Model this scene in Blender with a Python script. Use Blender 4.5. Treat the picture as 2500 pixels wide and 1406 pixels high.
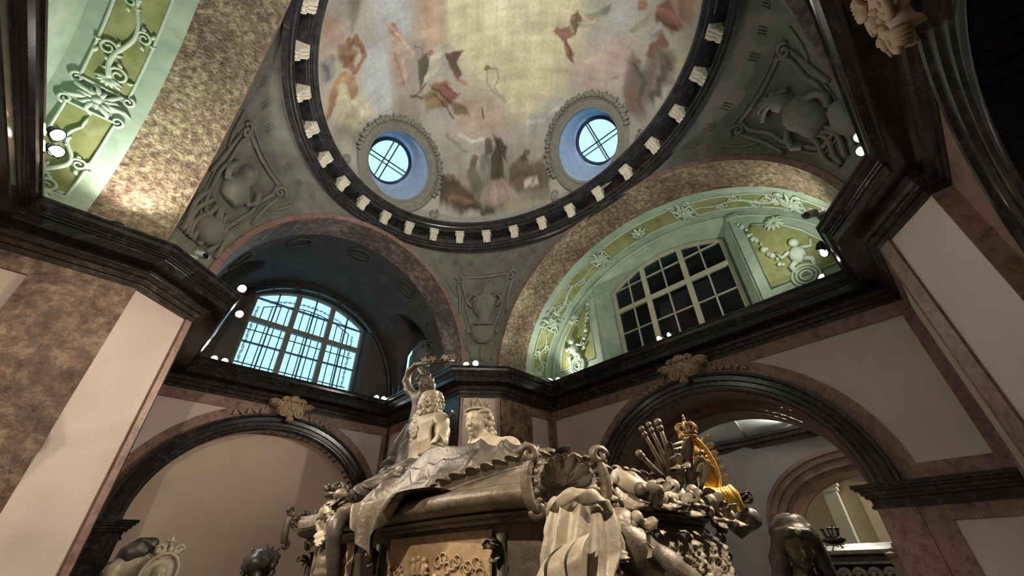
import bpy, math, random
import numpy as np
from mathutils import Vector, Matrix
random.seed(7); rng = np.random.default_rng(7)
for o in list(bpy.data.objects): bpy.data.objects.remove(o, do_unlink=True)
scene = bpy.context.scene
COL = scene.collection
PI = math.pi; cos = math.cos; sin = math.sin
# ---------------------------------------------------------------- camera, sky, exposure
SC, EYE = 3.2, 1.6            # one plan unit = 3.2 m (height of the cornice above the eye); the eye is 1.6 m above the floor
def W(p): return Vector((p[0]*SC, p[1]*SC, p[2]*SC + EYE))
YAW, PITCH, ROLL, FPX = 0.778815, 0.601767, -0.0282276, 987.875
f0 = Vector((sin(YAW), cos(YAW), 0)); r0 = Vector((cos(YAW), -sin(YAW), 0)); uz = Vector((0, 0, 1))
fw = f0*cos(PITCH) + uz*sin(PITCH); up = uz*cos(PITCH) - f0*sin(PITCH)
rt = r0*cos(ROLL) + up*sin(ROLL); up = up*cos(ROLL) - r0*sin(ROLL)
cd = bpy.data.cameras.new('camera'); cam = bpy.data.objects.new('camera', cd); COL.objects.link(cam)
cam.matrix_world = Matrix(((rt.x, up.x, -fw.x, 0), (rt.y, up.y, -fw.y, 0), (rt.z, up.z, -fw.z, EYE), (0, 0, 0, 1)))
cd.sensor_width = 36; cd.lens = FPX/2500*36; cd.clip_start = 0.03; cd.clip_end = 200
scene.camera = cam
wd = bpy.data.worlds.new('dusk_sky'); scene.world = wd; wd.use_nodes = True
nt = wd.node_tree; bg = nt.nodes['Background']
tc = nt.nodes.new('ShaderNodeTexCoord'); sx = nt.nodes.new('ShaderNodeSeparateXYZ'); rp = nt.nodes.new('ShaderNodeValToRGB')
nt.links.new(tc.outputs['Generated'], sx.inputs[0]); nt.links.new(sx.outputs['Z'], rp.inputs[0]); nt.links.new(rp.outputs[0], bg.inputs[0])
rp.color_ramp.elements[0].color = (0.40, 0.80, 1.0, 1); rp.color_ramp.elements[0].position = 0.0
rp.color_ramp.elements[1].color = (0.50, 0.88, 1.12, 1); rp.color_ramp.elements[1].position = 1.0
bg.inputs[1].default_value = 0.80
vs = scene.view_settings; vs.view_transform = 'Standard'; vs.look = 'None'; vs.gamma = 1; vs.use_curve_mapping = False
vs.exposure = 0.9
WARM = (1.0, 0.80, 0.60); NEUT = (1.0, 0.91, 0.80)
# ---------------------------------------------------------------- materials
def new_mat(name):
    m = bpy.data.materials.new(name); m.use_nodes = True
    return m, m.node_tree.nodes, m.node_tree.links, m.node_tree.nodes['Principled BSDF']
def ramp(nodes, stops):
    r = nodes.new('ShaderNodeValToRGB'); e = r.color_ramp.elements
    while len(e) > 1: e.remove(e[-1])
    e[0].position, e[0].color = stops[0][0], (*stops[0][1], 1)
    for p, c in stops[1:]:
        k = e.new(p); k.color = (*c, 1)
    return r
def noisy(name, stops, scale=4, detail=8, rough=.6, bump=.1, bscale=None, dist=0.0, metal=0, nrough=.6, spec=.5, tint=None):
    """colour from a world-space noise, with a finer relief"""
    m, N, L, b = new_mat(name)
    tc = N.new('ShaderNodeNewGeometry')
    n = N.new('ShaderNodeTexNoise'); n.inputs['Scale'].default_value = scale; n.inputs['Detail'].default_value = detail
    n.inputs['Roughness'].default_value = nrough; n.inputs['Distortion'].default_value = dist
    L.new(tc.outputs['Position'], n.inputs['Vector'])
    r = ramp(N, stops); L.new(n.outputs['Fac'], r.inputs[0])
    out = r.outputs[0]
    if tint:                                   # (scale, lo, hi): slow patches of a second tone multiplied in
        n3 = N.new('ShaderNodeTexNoise'); n3.inputs['Scale'].default_value = tint[0]; n3.inputs['Detail'].default_value = 4
        L.new(tc.outputs['Position'], n3.inputs['Vector'])
        r3 = ramp(N, [(.3, tint[1]), (.7, tint[2])]); L.new(n3.outputs['Fac'], r3.inputs[0])
        mx = N.new('ShaderNodeMix'); mx.data_type = 'RGBA'; mx.blend_type = 'MULTIPLY'; mx.inputs[0].default_value = 1
        L.new(out, mx.inputs[6]); L.new(r3.outputs[0], mx.inputs[7]); out = mx.outputs[2]
    L.new(out, b.inputs['Base Color'])
    b.inputs['Roughness'].default_value = rough; b.inputs['Metallic'].default_value = metal
    b.inputs['Specular IOR Level'].default_value = spec
    if bump:
        n2 = N.new('ShaderNodeTexNoise'); n2.inputs['Scale'].default_value = bscale or scale*4; n2.inputs['Detail'].default_value = 6
        L.new(tc.outputs['Position'], n2.inputs['Vector'])
        bp = N.new('ShaderNodeBump'); bp.inputs['Strength'].default_value = bump; bp.inputs['Distance'].default_value = .03
        L.new(n2.outputs['Fac'], bp.inputs['Height']); L.new(bp.outputs[0], b.inputs['Normal'])
    return m
MT = {}
MT['plaster'] = noisy('warm_white_plaster', [(.3, (.50, .435, .395)), (.7, (.58, .51, .46))], 1.5, 5, .85, .03, 30)
MT['beige'] = noisy('beige_plaster', [(.3, (.45, .36, .30)), (.7, (.53, .44, .37))], 1.2, 5, .9, .03, 30)
MT['pink'] = noisy('pink_marble', [(.3, (.10, .058, .048)), (.45, (.20, .125, .105)), (.56, (.29, .195, .165)), (.68, (.16, .10, .088))], 9, 10, .38, .02, 40, .25, nrough=.72, tint=(1.5, (.75, .72, .70), (1.15, 1.1, 1.08)))
MT['red'] = noisy('red_brown_marble', [(.34, (.06, .042, .035)), (.46, (.16, .105, .082)), (.54, (.25, .18, .14)), (.62, (.40, .34, .26)), (.72, (.11, .075, .06))], 8, 12, .45, .35, 22, .25, nrough=.74, tint=(1.2, (.45, .36, .32), (1.2, 1.12, .98)))
MT['vaultmarble'] = noisy('speckled_vault_marble', [(.36, (.055, .042, .034)), (.46, (.155, .122, .092)), (.54, (.235, .198, .148)), (.60, (.42, .395, .295)), (.66, (.21, .172, .128)), (.76, (.085, .066, .052))], 13, 12, .5, .6, 30, .15, nrough=.72, tint=(1.5, (.58, .44, .40), (1.25, 1.30, 1.06)))
MT['dark'] = noisy('black_veined_marble', [(.30, (.006, .006, .007)), (.55, (.018, .017, .018)), (.62, (.045, .04, .038)), (.66, (.02, .018, .018)), (.78, (.06, .055, .05))], 5, 10, .16, .015, 20, 1.4, nrough=.65, spec=.6)
MT['darkbrown'] = noisy('dark_brown_marble', [(.3, (.014, .011, .010)), (.55, (.035, .027, .023)), (.64, (.085, .066, .055)), (.7, (.03, .024, .02))], 6, 10, .24, .02, 25, 1.2, nrough=.7, spec=.5)
MT['ringgrey'] = noisy('ring_black_stone', [(.3, (.012, .013, .015)), (.6, (.035, .036, .04)), (.7, (.07, .07, .072))], 7, 9, .25, .03, 30, .8, spec=.5)
MT['corbel'] = noisy('cream_stucco', [(.3, (.55, .52, .43)), (.7, (.72, .69, .58))], 18, 6, .7, .1, 60)
MT['greygreen'] = noisy('grey_green_fresco_plaster', [(.3, (.115, .122, .105)), (.5, (.15, .158, .138)), (.7, (.185, .19, .168))], 4, 9, .85, .12, 22, .4, tint=(2.0, (.80, .82, .80), (1.12, 1.1, 1.05)))
MT['relief'] = noisy('grey_green_stucco', [(.3, (.14, .145, .122)), (.7, (.215, .218, .19))], 8, 8, .8, .1, 40)
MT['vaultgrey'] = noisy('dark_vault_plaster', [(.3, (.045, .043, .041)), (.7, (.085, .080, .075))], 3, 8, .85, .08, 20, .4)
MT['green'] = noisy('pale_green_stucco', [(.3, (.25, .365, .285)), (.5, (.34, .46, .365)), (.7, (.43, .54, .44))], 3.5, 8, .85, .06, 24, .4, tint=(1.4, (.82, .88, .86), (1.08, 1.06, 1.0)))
MT['olive'] = noisy('olive_painted_field', [(.3, (.17, .20, .07)), (.5, (.25, .29, .115)), (.7, (.35, .385, .19))], 4, 8, .85, .06, 24, .4)
MT['greenrelief'] = noisy('light_green_stucco', [(.3, (.36, .48, .38)), (.7, (.50, .62, .50))], 6, 7, .8, .08, 40)
MT['gold_stone'] = noisy('tan_sandstone', [(.3, (.30, .215, .14)), (.7, (.44, .33, .22))], 8, 8, .7, .15, 40)
MT['frame'] = noisy('pale_green_window_paint', [(.3, (.42, .43, .32)), (.7, (.52, .53, .41))], 6, 6, .5, .03, 40)
MT['frame_n'] = noisy('grey_window_paint', [(.3, (.13, .14, .13)), (.7, (.19, .20, .18))], 6, 6, .5, .03, 40)
MT['iron'] = noisy('blue_black_iron', [(.3, (.010, .018, .05)), (.7, (.02, .035, .085))], 8, 4, .4, 0)
MT['void'] = noisy('unlit_depth_black', [(.3, (.012, .012, .012)), (.7, (.02, .02, .02))], 3, 4, .8, 0)  # near-black: the lack of light behind openings is put into the colour
MT['oculus'] = noisy('daylight_tinted_limewash', [(.3, (.33, .46, .66)), (.7, (.46, .58, .76))], 7, 8, .8, .15, 16)  # white limewash; the blue of the daylight is mixed into its colour
MT['black'] = noisy('black_metal', [(.3, (.010, .010, .010)), (.7, (.02, .02, .02))], 9, 3, .4, 0)
MT['white'] = noisy('white_plastic', [(.3, (.62, .66, .70)), (.7, (.70, .73, .76))], 9, 3, .4, 0)
MT['pewter'] = noisy('weathered_pewter', [(.28, (.062, .052, .040)), (.45, (.125, .107, .082)), (.6, (.19, .165, .128)), (.75, (.26, .23, .18))], 7, 10, .46, .18, 36, .5, metal=.25, nrough=.65, tint=(3.0, (.72, .70, .68), (1.15, 1.12, 1.05)))
MT['pewter_cloth'] = noisy('brown_grey_pewter', [(.28, (.045, .040, .033)), (.5, (.098, .086, .068)), (.72, (.165, .146, .116))], 7, 10, .44, .15, 36, .5, metal=.3, nrough=.65)
MT['pewter_dark'] = noisy('dark_pewter', [(.28, (.035, .033, .030)), (.5, (.075, .070, .062)), (.72, (.14, .13, .115))], 7, 10, .42, .15, 36, .5, metal=.35, nrough=.65)
MT['pewter_light'] = noisy('pale_pewter', [(.28, (.24, .21, .155)), (.5, (.36, .32, .245)), (.72, (.47, .425, .33))], 8, 9, .5, .12, 40, .4, metal=.1, nrough=.6)
MT['bronze_panel'] = noisy('tawny_pewter_panel', [(.28, (.27, .185, .10)), (.5, (.42, .31, .185)), (.72, (.54, .42, .27))], 6, 10, .5, .15, 34, .6, metal=.2, nrough=.65)
MT['gilt'] = noisy('gilded_metal', [(.3, (.62, .36, .06)), (.7, (.86, .56, .13))], 12, 6, .38, .06, 40, metal=.55)
MT['browngilt'] = noisy('old_gilt', [(.3, (.22, .14, .06)), (.7, (.42, .29, .14))], 12, 6, .4, .06, 40, metal=.5)
MT['soffit'] = noisy('brown_arch_marble', [(.3, (.15, .085, .062)), (.55, (.22, .13, .095)), (.7, (.30, .19, .14))], 3, 9, .45, .05, 25, .6)
MT['room2wall'] = noisy('grey_plaster', [(.3, (.34, .32, .32)), (.7, (.46, .44, .43))], 1.2, 7, .85, .06, 12, .5)
MT['room2vault'] = noisy('mint_plaster', [(.3, (.52, .60, .56)), (.7, (.62, .68, .63))], 1.2, 6, .85, .04, 12)
MT['cream'] = noisy('cream_plaster', [(.3, (.50, .47, .37)), (.7, (.58, .55, .44))], 1.2, 6, .85, .03, 12)
MT['floor'] = noisy('grey_floor_slabs', [(.3, (.20, .18, .16)), (.7, (.30, .27, .24))], 3, 6, .4, .02, 20)
MT['lens'] = noisy('dark_glass', [(.3, (.004, .004, .005)), (.7, (.006, .006, .008))], 3, 2, .1, 0)
def glass(name, tint, gloss):
    m, N, L, b = new_mat(name); N.remove(b)
    t = N.new('ShaderNodeBsdfTransparent'); t.inputs[0].default_value = (*tint, 1)
    g = N.new('ShaderNodeBsdfGlossy'); g.inputs['Roughness'].default_value = .02
    fr = N.new('ShaderNodeFresnel'); fr.inputs[0].default_value = gloss
    mx = N.new('ShaderNodeMixShader'); L.new(fr.outputs[0], mx.inputs[0]); L.new(t.outputs[0], mx.inputs[1]); L.new(g.outputs[0], mx.inputs[2])
    L.new(mx.outputs[0], N['Material Output'].inputs[0]); return m
MT['glass'] = glass('window_glass', (.93, .97, 1.0), 1.45)
MT['darkglass'] = glass('dim_window_glass', (.35, .40, .5), 1.28)
def emit(name, col, s):
    m, N, L, b = new_mat(name); b.inputs['Base Color'].default_value = (.9, .9, .9, 1)
    b.inputs['Emission Color'].default_value = (*col, 1); b.inputs['Emission Strength'].default_value = s; return m
MT['bulb'] = emit('lamp_face', (1.0, .93, .82), 30)
# ---------------------------------------------------------------- mesh building
class MB:
    def __init__(s): s.v = []; s.f = []
    def add(s, vs, fs):
        k = len(s.v); s.v += [tuple(p) for p in vs]; s.f += [tuple(i+k for i in f) for f in fs]; return s
    def grid(s, nu, nv, fn, cu=False, cv=False):
        k = len(s.v)
        for i in range(nu):
            for j in range(nv): s.v.append(tuple(fn(i, j)))
        for i in range(nu if cu else nu-1):
            for j in range(nv if cv else nv-1):
                a = i*nv+j; b = i*nv+(j+1) % nv; c = ((i+1) % nu)*nv+(j+1) % nv; d = ((i+1) % nu)*nv+j
                s.f.append((k+a, k+d, k+c, k+b))
        return s
    def poly(s, pts): return s.add(pts, [tuple(range(len(pts)))])
    def prism(s, pts, off):
        """polygon pts pushed along vector off (function of point or constant)"""
        n = len(pts); o = Vector(off); p = [Vector(q) for q in pts]
        return s.add(p + [q+o for q in p], [tuple(range(n))[::-1], tuple(range(n, 2*n))] + [(i, (i+1) % n, n+(i+1) % n, n+i) for i in range(n)])
    def box(s, a, b):
        x0, y0, z0 = [min(p, q) for p, q in zip(a, b)]; x1, y1, z1 = [max(p, q) for p, q in zip(a, b)]
        return s.prism([(x0, y0, z0), (x1, y0, z0), (x1, y1, z0), (x0, y1, z0)], (0, 0, z1-z0))
    def tube(s, pts, rad, n=8, closed=False, flat=1.0, nrm=None, caps=True):
        """tube through pts; rad number or list; flat squashes it along nrm"""
        P = [Vector(p) for p in pts]; m = len(P)
        R = rad if hasattr(rad, '__len__') else [rad]*m
        k = len(s.v); prev = None
        for i in range(m):
            a = P[i-1] if (i or closed) else P[0]; b = P[(i+1) % m] if (i < m-1 or closed) else P[-1]
            t = b-a
            if t.length < 1e-9: t = Vector((0, 0, 1))
            t.normalize()
            q = Vector(nrm[i] if (nrm and hasattr(nrm[0], '__len__')) else nrm) if nrm else (prev if prev else (Vector((0, 0, 1)) if abs(t.z) < .9 else Vector((1, 0, 0))))
            q = q - t*q.dot(t)
            if q.length < 1e-6: q = t.orthogonal()
            q.normalize(); prev = q; w = t.cross(q)
            for j in range(n):
                an = 2*PI*j/n
                s.v.append(tuple(P[i] + w*(R[i]*cos(an)) + q*(R[i]*flat*sin(an))))
        for i in range(m if closed else m-1):
            for j in range(n):
                s.f.append((k+i*n+j, k+i*n+(j+1) % n, k+((i+1) % m)*n+(j+1) % n, k+((i+1) % m)*n+j))
        if caps and not closed:
            s.f.append(tuple(k+j for j in range(n))[::-1]); s.f.append(tuple(k+(m-1)*n+j for j in range(n)))
        return s
    def ball(s, c, r, nu=10, nv=7, M=None):
        r = r if hasattr(r, '__len__') else (r, r, r); c = Vector(c); k = len(s.v)
        for j in range(nv+1):
            th = PI*j/nv
            for i in range(nu):
                p = Vector((r[0]*sin(th)*cos(2*PI*i/nu), r[1]*sin(th)*sin(2*PI*i/nu), r[2]*cos(th)))
                if M: p = M @ p
                s.v.append(tuple(c+p))
        for j in range(nv):
            for i in range(nu):
                s.f.append((k+j*nu+i, k+j*nu+(i+1) % nu, k+(j+1)*nu+(i+1) % nu, k+(j+1)*nu+i))
        return s
    def lathe(s, prof, c=(0, 0, 0), n=20, M=None, sx=1, sy=1):
        c = Vector(c)
        def fn(i, j):
            a = 2*PI*i/n; r, z = prof[j]; p = Vector((r*cos(a)*sx, r*sin(a)*sy, z))
            return c + (M @ p if M else p)
        return s.grid(n, len(prof), fn, cu=True)
    def sweep(s, path, prof, closed=False):
        """plan path (x, y) with room on the right-hand side of travel; prof = (offset into the room, z); mitred corners"""
        m = len(path); pts = [Vector((p[0], p[1])) for p in path]; offs = []
        for i in range(m):
            d0 = (pts[i]-pts[i-1]).normalized() if (i or closed) else None
            d1 = (pts[(i+1) % m]-pts[i]).normalized() if (i < m-1 or closed) else None
            d0 = d0 if d0 else d1; d1 = d1 if d1 else d0
            n0 = Vector((d0.y, -d0.x)); n1 = Vector((d1.y, -d1.x)); b = n0+n1
            offs.append(b/(1+n0.dot(n1)))
        return s.grid(m, len(prof), lambda i, j: (pts[i].x+offs[i].x*prof[j][0], pts[i].y+offs[i].y*prof[j][0], prof[j][1]), cu=closed)
OBJ = {}
def base_of(vs):
    a = np.array(vs); return Vector(((a[:, 0].min()+a[:, 0].max())/2, (a[:, 1].min()+a[:, 1].max())/2, a[:, 2].min()))
def loc_of(o):
    v = Vector((0, 0, 0))
    while o: v = v + o.location; o = o.parent
    return v
def put(name, mb, mat, parent=None, smooth=False, label=None, cat=None, group=None, kind=None, sharp=None, recalc=True):
    vs = [W(p) for p in mb.v]; b = base_of(vs)
    me = bpy.data.meshes.new(name); me.from_pydata([tuple(p-b) for p in vs], [], mb.f); me.update()
    if recalc and len(mb.f) < 60000:
        import bmesh
        bm = bmesh.new(); bm.from_mesh(me); bmesh.ops.remove_doubles(bm, verts=bm.verts, dist=1e-5); bmesh.ops.recalc_face_normals(bm, faces=bm.faces); bm.to_mesh(me); bm.free()
    me.materials.append(MT[mat] if isinstance(mat, str) else mat)
    if smooth:
        me.polygons.foreach_set('use_smooth', [True]*len(me.polygons))
        if sharp: me.set_sharp_from_angle(angle=math.radians(sharp))
    o = bpy.data.objects.new(name, me); COL.objects.link(o)
    if parent: o.parent = parent; o.location = b - loc_of(parent)
    else: o.location = b
    return tag(o, label, cat, group, kind)
def tag(o, label=None, cat=None, group=None, kind=None):
    if label: o['label'] = label
    if cat: o['category'] = cat
    if group: o['group'] = group
    if kind: o['kind'] = kind
    return o
def root(name, p, label=None, cat=None, group=None, kind=None):
    o = bpy.data.objects.new(name, None); COL.objects.link(o); o.location = W(p); o.empty_display_size = .1
    return tag(o, label, cat, group, kind)
def lerp(a, b, t): return a+(b-a)*t
def ell(c, a, b, n, t0=0, t1=PI): return [(c[0]+a*cos(lerp(t0, t1, i/n)), c[1]+b*sin(lerp(t0, t1, i/n))) for i in range(n+1)]
# ---------------------------------------------------------------- the room: plan lines (plan units)
WX, EX, NY, SY = -.62, 2.295, 3.05, -.345          # back walls of the four arms
AW, AE, AN, AS = -.143, 1.783, 2.11, -.285         # planes of the four great arches
JN, JS, IW, IE = 1.95, -.13, .065, 1.575           # jambs
CX, CY = .82, .91
ZF, ZT = -.5, 1.12                                 # floor, top of the entablature
BN, BE, AXN, AXE = .80, .83, .755, 1.04            # great arch rises and half spans
PATH = [(WX, JS), (WX, JN), (AW, JN), (IW, AN), (IW, NY), (IE, NY), (IE, AN), (AE, JN), (EX, JN), (EX, JS), (AE, JS), (IE, AS), (IE, SY), (IW, SY), (IW, AS), (AW, JS)]
fl = put('floor', MB().poly([(-1.3, -1.3, ZF), (6.2, -1.3, ZF), (6.2, 3.6, ZF), (-1.3, 3.6, ZF)]), 'floor', kind='structure')
mapN = lambda u, z, d=0: (u, NY-d, z)        # d = out of the wall, into the room
mapS = lambda u, z, d=0: (u, SY+d, z)
mapE = lambda u, z, d=0: (EX-d, u, z)
mapWst = lambda u, z, d=0: (WX+d, u, z)
def seg_map(a, b):
    a = Vector(a); b = Vector(b); t = (b-a).normalized(); n = Vector((t.y, -t.x))
    return (lambda u, z, d=0: (a.x+t.x*u+n.x*d, a.y+t.y*u+n.y*d, z)), (b-a).length
def slab(f, u0, u1, z0, z1, d0, d1):
    m = MB(); q = [f(u0, z0, d0), f(u1, z0, d0), f(u1, z1, d0), f(u0, z1, d0)]
    return m.prism(q, Vector(f(u0, z0, d1))-Vector(q[0]))
def arch_pts(c, a, zs, b, n=40): return [(c-a*cos(PI*i/n), zs+b*sin(PI*i/n)) for i in range(n+1)]
def arch_wall(f, u0, u1, z0, z1, c, a, zs, b, d=0):
    m = MB(); P = arch_pts(c, a, zs, b)
    m.grid(len(P), 2, lambda i, j: f(P[i][0], P[i][1] if j == 0 else z1, d))
    for x0, x1 in ((u0, c-a), (c+a, u1)): m.poly([f(x0, z0, d), f(x1, z0, d), f(x1, z1, d), f(x0, z1, d)])
    return m
def archivolt(f, c, a, zs, b, prof, n=48):
    """prof = (outwards along the arch radius, proud of the wall)"""
    return MB().grid(n+1, len(prof), lambda i, j: f(c-(a+prof[j][0])*cos(PI*i/n), zs+(b+prof[j][0])*sin(PI*i/n), prof[j][1]))
def soffit(f, c, a, zs, b, z0, d0, d1, n=40):
    m = MB(); P = [(c-a, z0)]+arch_pts(c, a, zs, b, n)+[(c+a, z0)]
    return m.grid(len(P), 2, lambda i, j: f(P[i][0], P[i][1], (d0, d1)[j]))
ARCH = [(0, -.06), (0, .012), (.012, .018), (.026, .018), (.03, .024), (.05, .026), (.056, .034), (.078, .036), (.086, .044), (.098, .046), (.102, .03), (.102, 0)]
AZ, AB, AA = .235, .535, .62
walls = {}
for nm, f, c, u0, u1 in (('wall_north', mapN, CX, IW, IE), ('wall_east', mapE, CY, JS, JN), ('wall_south', mapS, CX, IW, IE), ('wall_west', mapWst, CY, JS, JN)):
    AA = .52 if nm == 'wall_south' else .62
    w = root(nm, f((u0+u1)/2, ZF), kind='structure'); walls[nm] = w
    put('plaster_field', arch_wall(f, u0, u1, ZF, ZT, c, AA+.02, AZ, AB+.02), 'plaster', w)
    put('archivolt', archivolt(f, c, AA, AZ, AB, ARCH), 'dark', w, True, sharp=35)
    put('marble_band', archivolt(f, c, AA, AZ, AB, [(.10, 0), (.10, .006), (.165, .006), (.165, 0)]), 'pink', w, True, sharp=30)
    put('frieze_band', slab(f, u0, u1, .80 if nm == 'wall_south' else .862, .93, 0, .008), 'pink', w)
    for s in (-1, 1):
        e = c+s*(u1-u0)/2; i0 = c+s*(AA-.02)
        put('corner_strip', slab(f, e, e-s*(.195 if nm == 'wall_south' else .04), ZF, .80 if nm == 'wall_south' else .862, 0, .008), 'pink', w)
        put('impost_strip', slab(f, e, c+s*(AA+.1), .235, .292, 0, .007), 'pink', w)
        im = MB()
        for z0, z1, g in ((.150, .162, .012), (.162, .185, .006), (.185, .197, .02), (.197, .212, .03), (.212, .222, .042), (.222, .237, .05)):
            q0 = f(i0-s*g, z0, -.2); q1 = f(e, z1, g*.8+.004); im.box(q0, q1)
        put('impost_moulding', im, 'darkbrown' if nm == 'wall_east' else 'dark', w)
        put('jamb_pilaster', slab(f, i0, c+s*(AA+.1), ZF, .15, -.2, .012), {'wall_east': 'pink', 'wall_north': 'dark'}.get(nm, 'dark'), w)
        put('lower_strip', slab(f, e, c+s*(AA+.1), .10, .152, 0, .007), 'pink', w)
        put('lower_corner_strip', slab(f, c+s*(AA+.1), c+s*(AA+.18), ZF, .10, 0, .007), 'pink', w)
AA = .62
w = walls['wall_north']
put('blind_field', MB().poly([mapN(CX-.7, ZF, -.075), mapN(CX+.7, ZF, -.075), mapN(CX+.7, .9, -.075), mapN(CX-.7, .9, -.075)]), 'beige', w)
put('arch_reveal', soffit(mapN, CX, AA, AZ, AB, ZF, -.08, .004), 'beige', w, True, sharp=40)
w = walls['wall_south']
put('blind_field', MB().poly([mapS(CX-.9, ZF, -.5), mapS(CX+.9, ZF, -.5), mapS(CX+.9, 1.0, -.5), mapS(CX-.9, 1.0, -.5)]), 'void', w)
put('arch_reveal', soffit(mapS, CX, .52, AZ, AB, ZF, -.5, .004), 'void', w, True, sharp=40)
w = walls['wall_west']
put('blind_field', MB().poly([mapWst(CY-.7, ZF, -.075), mapWst(CY+.7, ZF, -.075), mapWst(CY+.7, .9, -.075), mapWst(CY-.7, .9, -.075)]), 'beige', w)
put('arch_reveal', soffit(mapWst, CY, AA, AZ, AB, ZF, -.08, .004), 'beige', w, True, sharp=40)
w = walls['wall_east']
for k, (aa, d0, d1) in enumerate(((AA, .004, -.25), (AA-.035, -.25, -.29), (AA-.05, -.29, -.507))):
    put('arch_reveal', soffit(mapE, CY, aa, AZ, AB-(AA-aa), ZF, d1, d0), 'soffit', w, True, sharp=40)
for a0, a1, d in ((AA-.035, AA, -.25), (AA-.05, AA-.035, -.29)):
    put('reveal_step', archivolt(mapE, CY, a0, AZ, AB-(AA-a0), [(0, d), (a1-a0, d)]), 'soffit', w)
# piers: jamb faces and bevelled faces between the great arches
def pier(nm, pts):
    """pts: plan points in path order (room on the right)"""
    w = root(nm, ((pts[0][0]+pts[-1][0])/2, (pts[0][1]+pts[-1][1])/2, ZF), kind='structure'); walls[nm] = w
    for k in range(len(pts)-1):
        f, ln = seg_map(pts[k], pts[k+1])
        put('plaster_field', MB().poly([f(0, ZF), f(ln, ZF), f(ln, ZT), f(0, ZT)]), 'plaster', w)
        yield w, f, ln, k
for nm, pts, spec in (
    ('wall_northwest', [(WX, JN), (AW, JN), (IW, AN), (IW, NY)], ((.05, .27, 'red'), (.0, .028, 'pink'), (.2, .05, 'darkbrown'))),
    ('wall_northeast', [(IE, NY), (IE, AN), (AE, JN), (EX, JN)], ((.05, .62, 'darkbrown'), (.022, .022, 'pink'), (.29, .05, 'red'))),
    ('wall_southeast', [(EX, JS), (AE, JS), (IE, AS), (IE, SY)], ((.06, .05, 'pink'), (.05, .0, 'pink'), (.03, .03, 'pink'))),
    ('wall_southwest', [(IW, SY), (IW, AS), (AW, JS), (WX, JS)], ((.02, .02, 'pink'), (.055, .055, 'pink'), (.12, .06, 'pink')))):
    for w, f, ln, k in pier(nm, pts):
        s0, s1, mt = spec[k]
        if s0: put('marble_pilaster', slab(f, 0, s0, ZF, .93, -.002, .010), mt, w)
        if s1: put('marble_pilaster', slab(f, ln-s1, ln, ZF, .93, -.002, .010), mt, w)
        if ln > .4: put('marble_head', slab(f, s0, ln-s1, .862, .93, -.002, .008), mt if mt != 'darkbrown' else 'pink', w)
# entablature round the whole room, three courses
ENT = [(0, .925), (.012, .925), (.012, .945), (.02, .947), (.02, .968), (.03, .972), (.036, .984), (.04, .986), (.04, .992)]
COR = [(.04, .992), (.052, .996), (.104, .998), (.108, 1.0), (.108, 1.032)]
CYM = [(.108, 1.032), (.114, 1.034), (.114, 1.042), (.119, 1.044), (.119, 1.052), (.124, 1.054), (.132, 1.066), (.134, 1.080), (.14, 1.084), (.14, 1.094), (.02, 1.10), (.012, 1.10)]
BAS = [(.013, 1.095), (.013, 1.135), (-.02, 1.135)]
t1 = root('trim_1', (CX, CY, .925), kind='structure')
for nm, pr, mt in (('architrave', ENT, 'darkbrown'), ('corona', COR, 'dark'), ('cymatium', CYM, 'dark'), ('vault_plinth', BAS, 'vaultmarble')):
    put(nm, MB().sweep(PATH, pr, True), mt, t1)
# ---------------------------------------------------------------- ceiling: vaults, pendentives, ring and dome
ceil = root('ceiling', (CX, CY, ZT), kind='structure')
def vault_e(d0, d1, sgn, n=56):     # barrel over the east or west arm, d = depth behind the arch plane
    X = (AE if sgn > 0 else AW)
    return lambda t, d, h=0: (X+sgn*d, CY+(AXE-h)*cos(t), ZT+(BE-h)*sin(t))
VE = vault_e(0, 0, 1); VW = vault_e(0, 0, -1)
def strip(V, d0, d1, t0=0, t1=PI, n=64, h=0): return MB().grid(n+1, 2, lambda i, j: V(lerp(t0, t1, i/n), (d0, d1)[j], h))
LE = .535                           # depth of the lunette behind the arch plane
for V, nm in ((VE, 'east'), (VW, 'west')):
    L = LE
    put('marble_arch_band', strip(V, 0, .255), 'vaultmarble', ceil, True)
    put('painted_vault', strip(V, .255, L+.02), 'green', ceil, True)
VN = lambda t, d, h=0: (CX+(AXN-h)*cos(t), AN+d, ZT+(BN-h)*sin(t))
VS = lambda t, d, h=0: (CX+(AXN-h)*cos(t), AS-d, ZT+(BN-h)*sin(t))
put('marble_arch_band', strip(VN, 0, .20), 'red', ceil, True)
put('marble_arch_band', strip(VS, 0, .25), 'red', ceil, True)
put('vault_field', strip(VS, .25, .8), 'vaultgrey', ceil, True)
put('end_lunette', MB().poly([VS(PI*i/40, .5) for i in range(41)]), 'vaultgrey', ceil)
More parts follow.
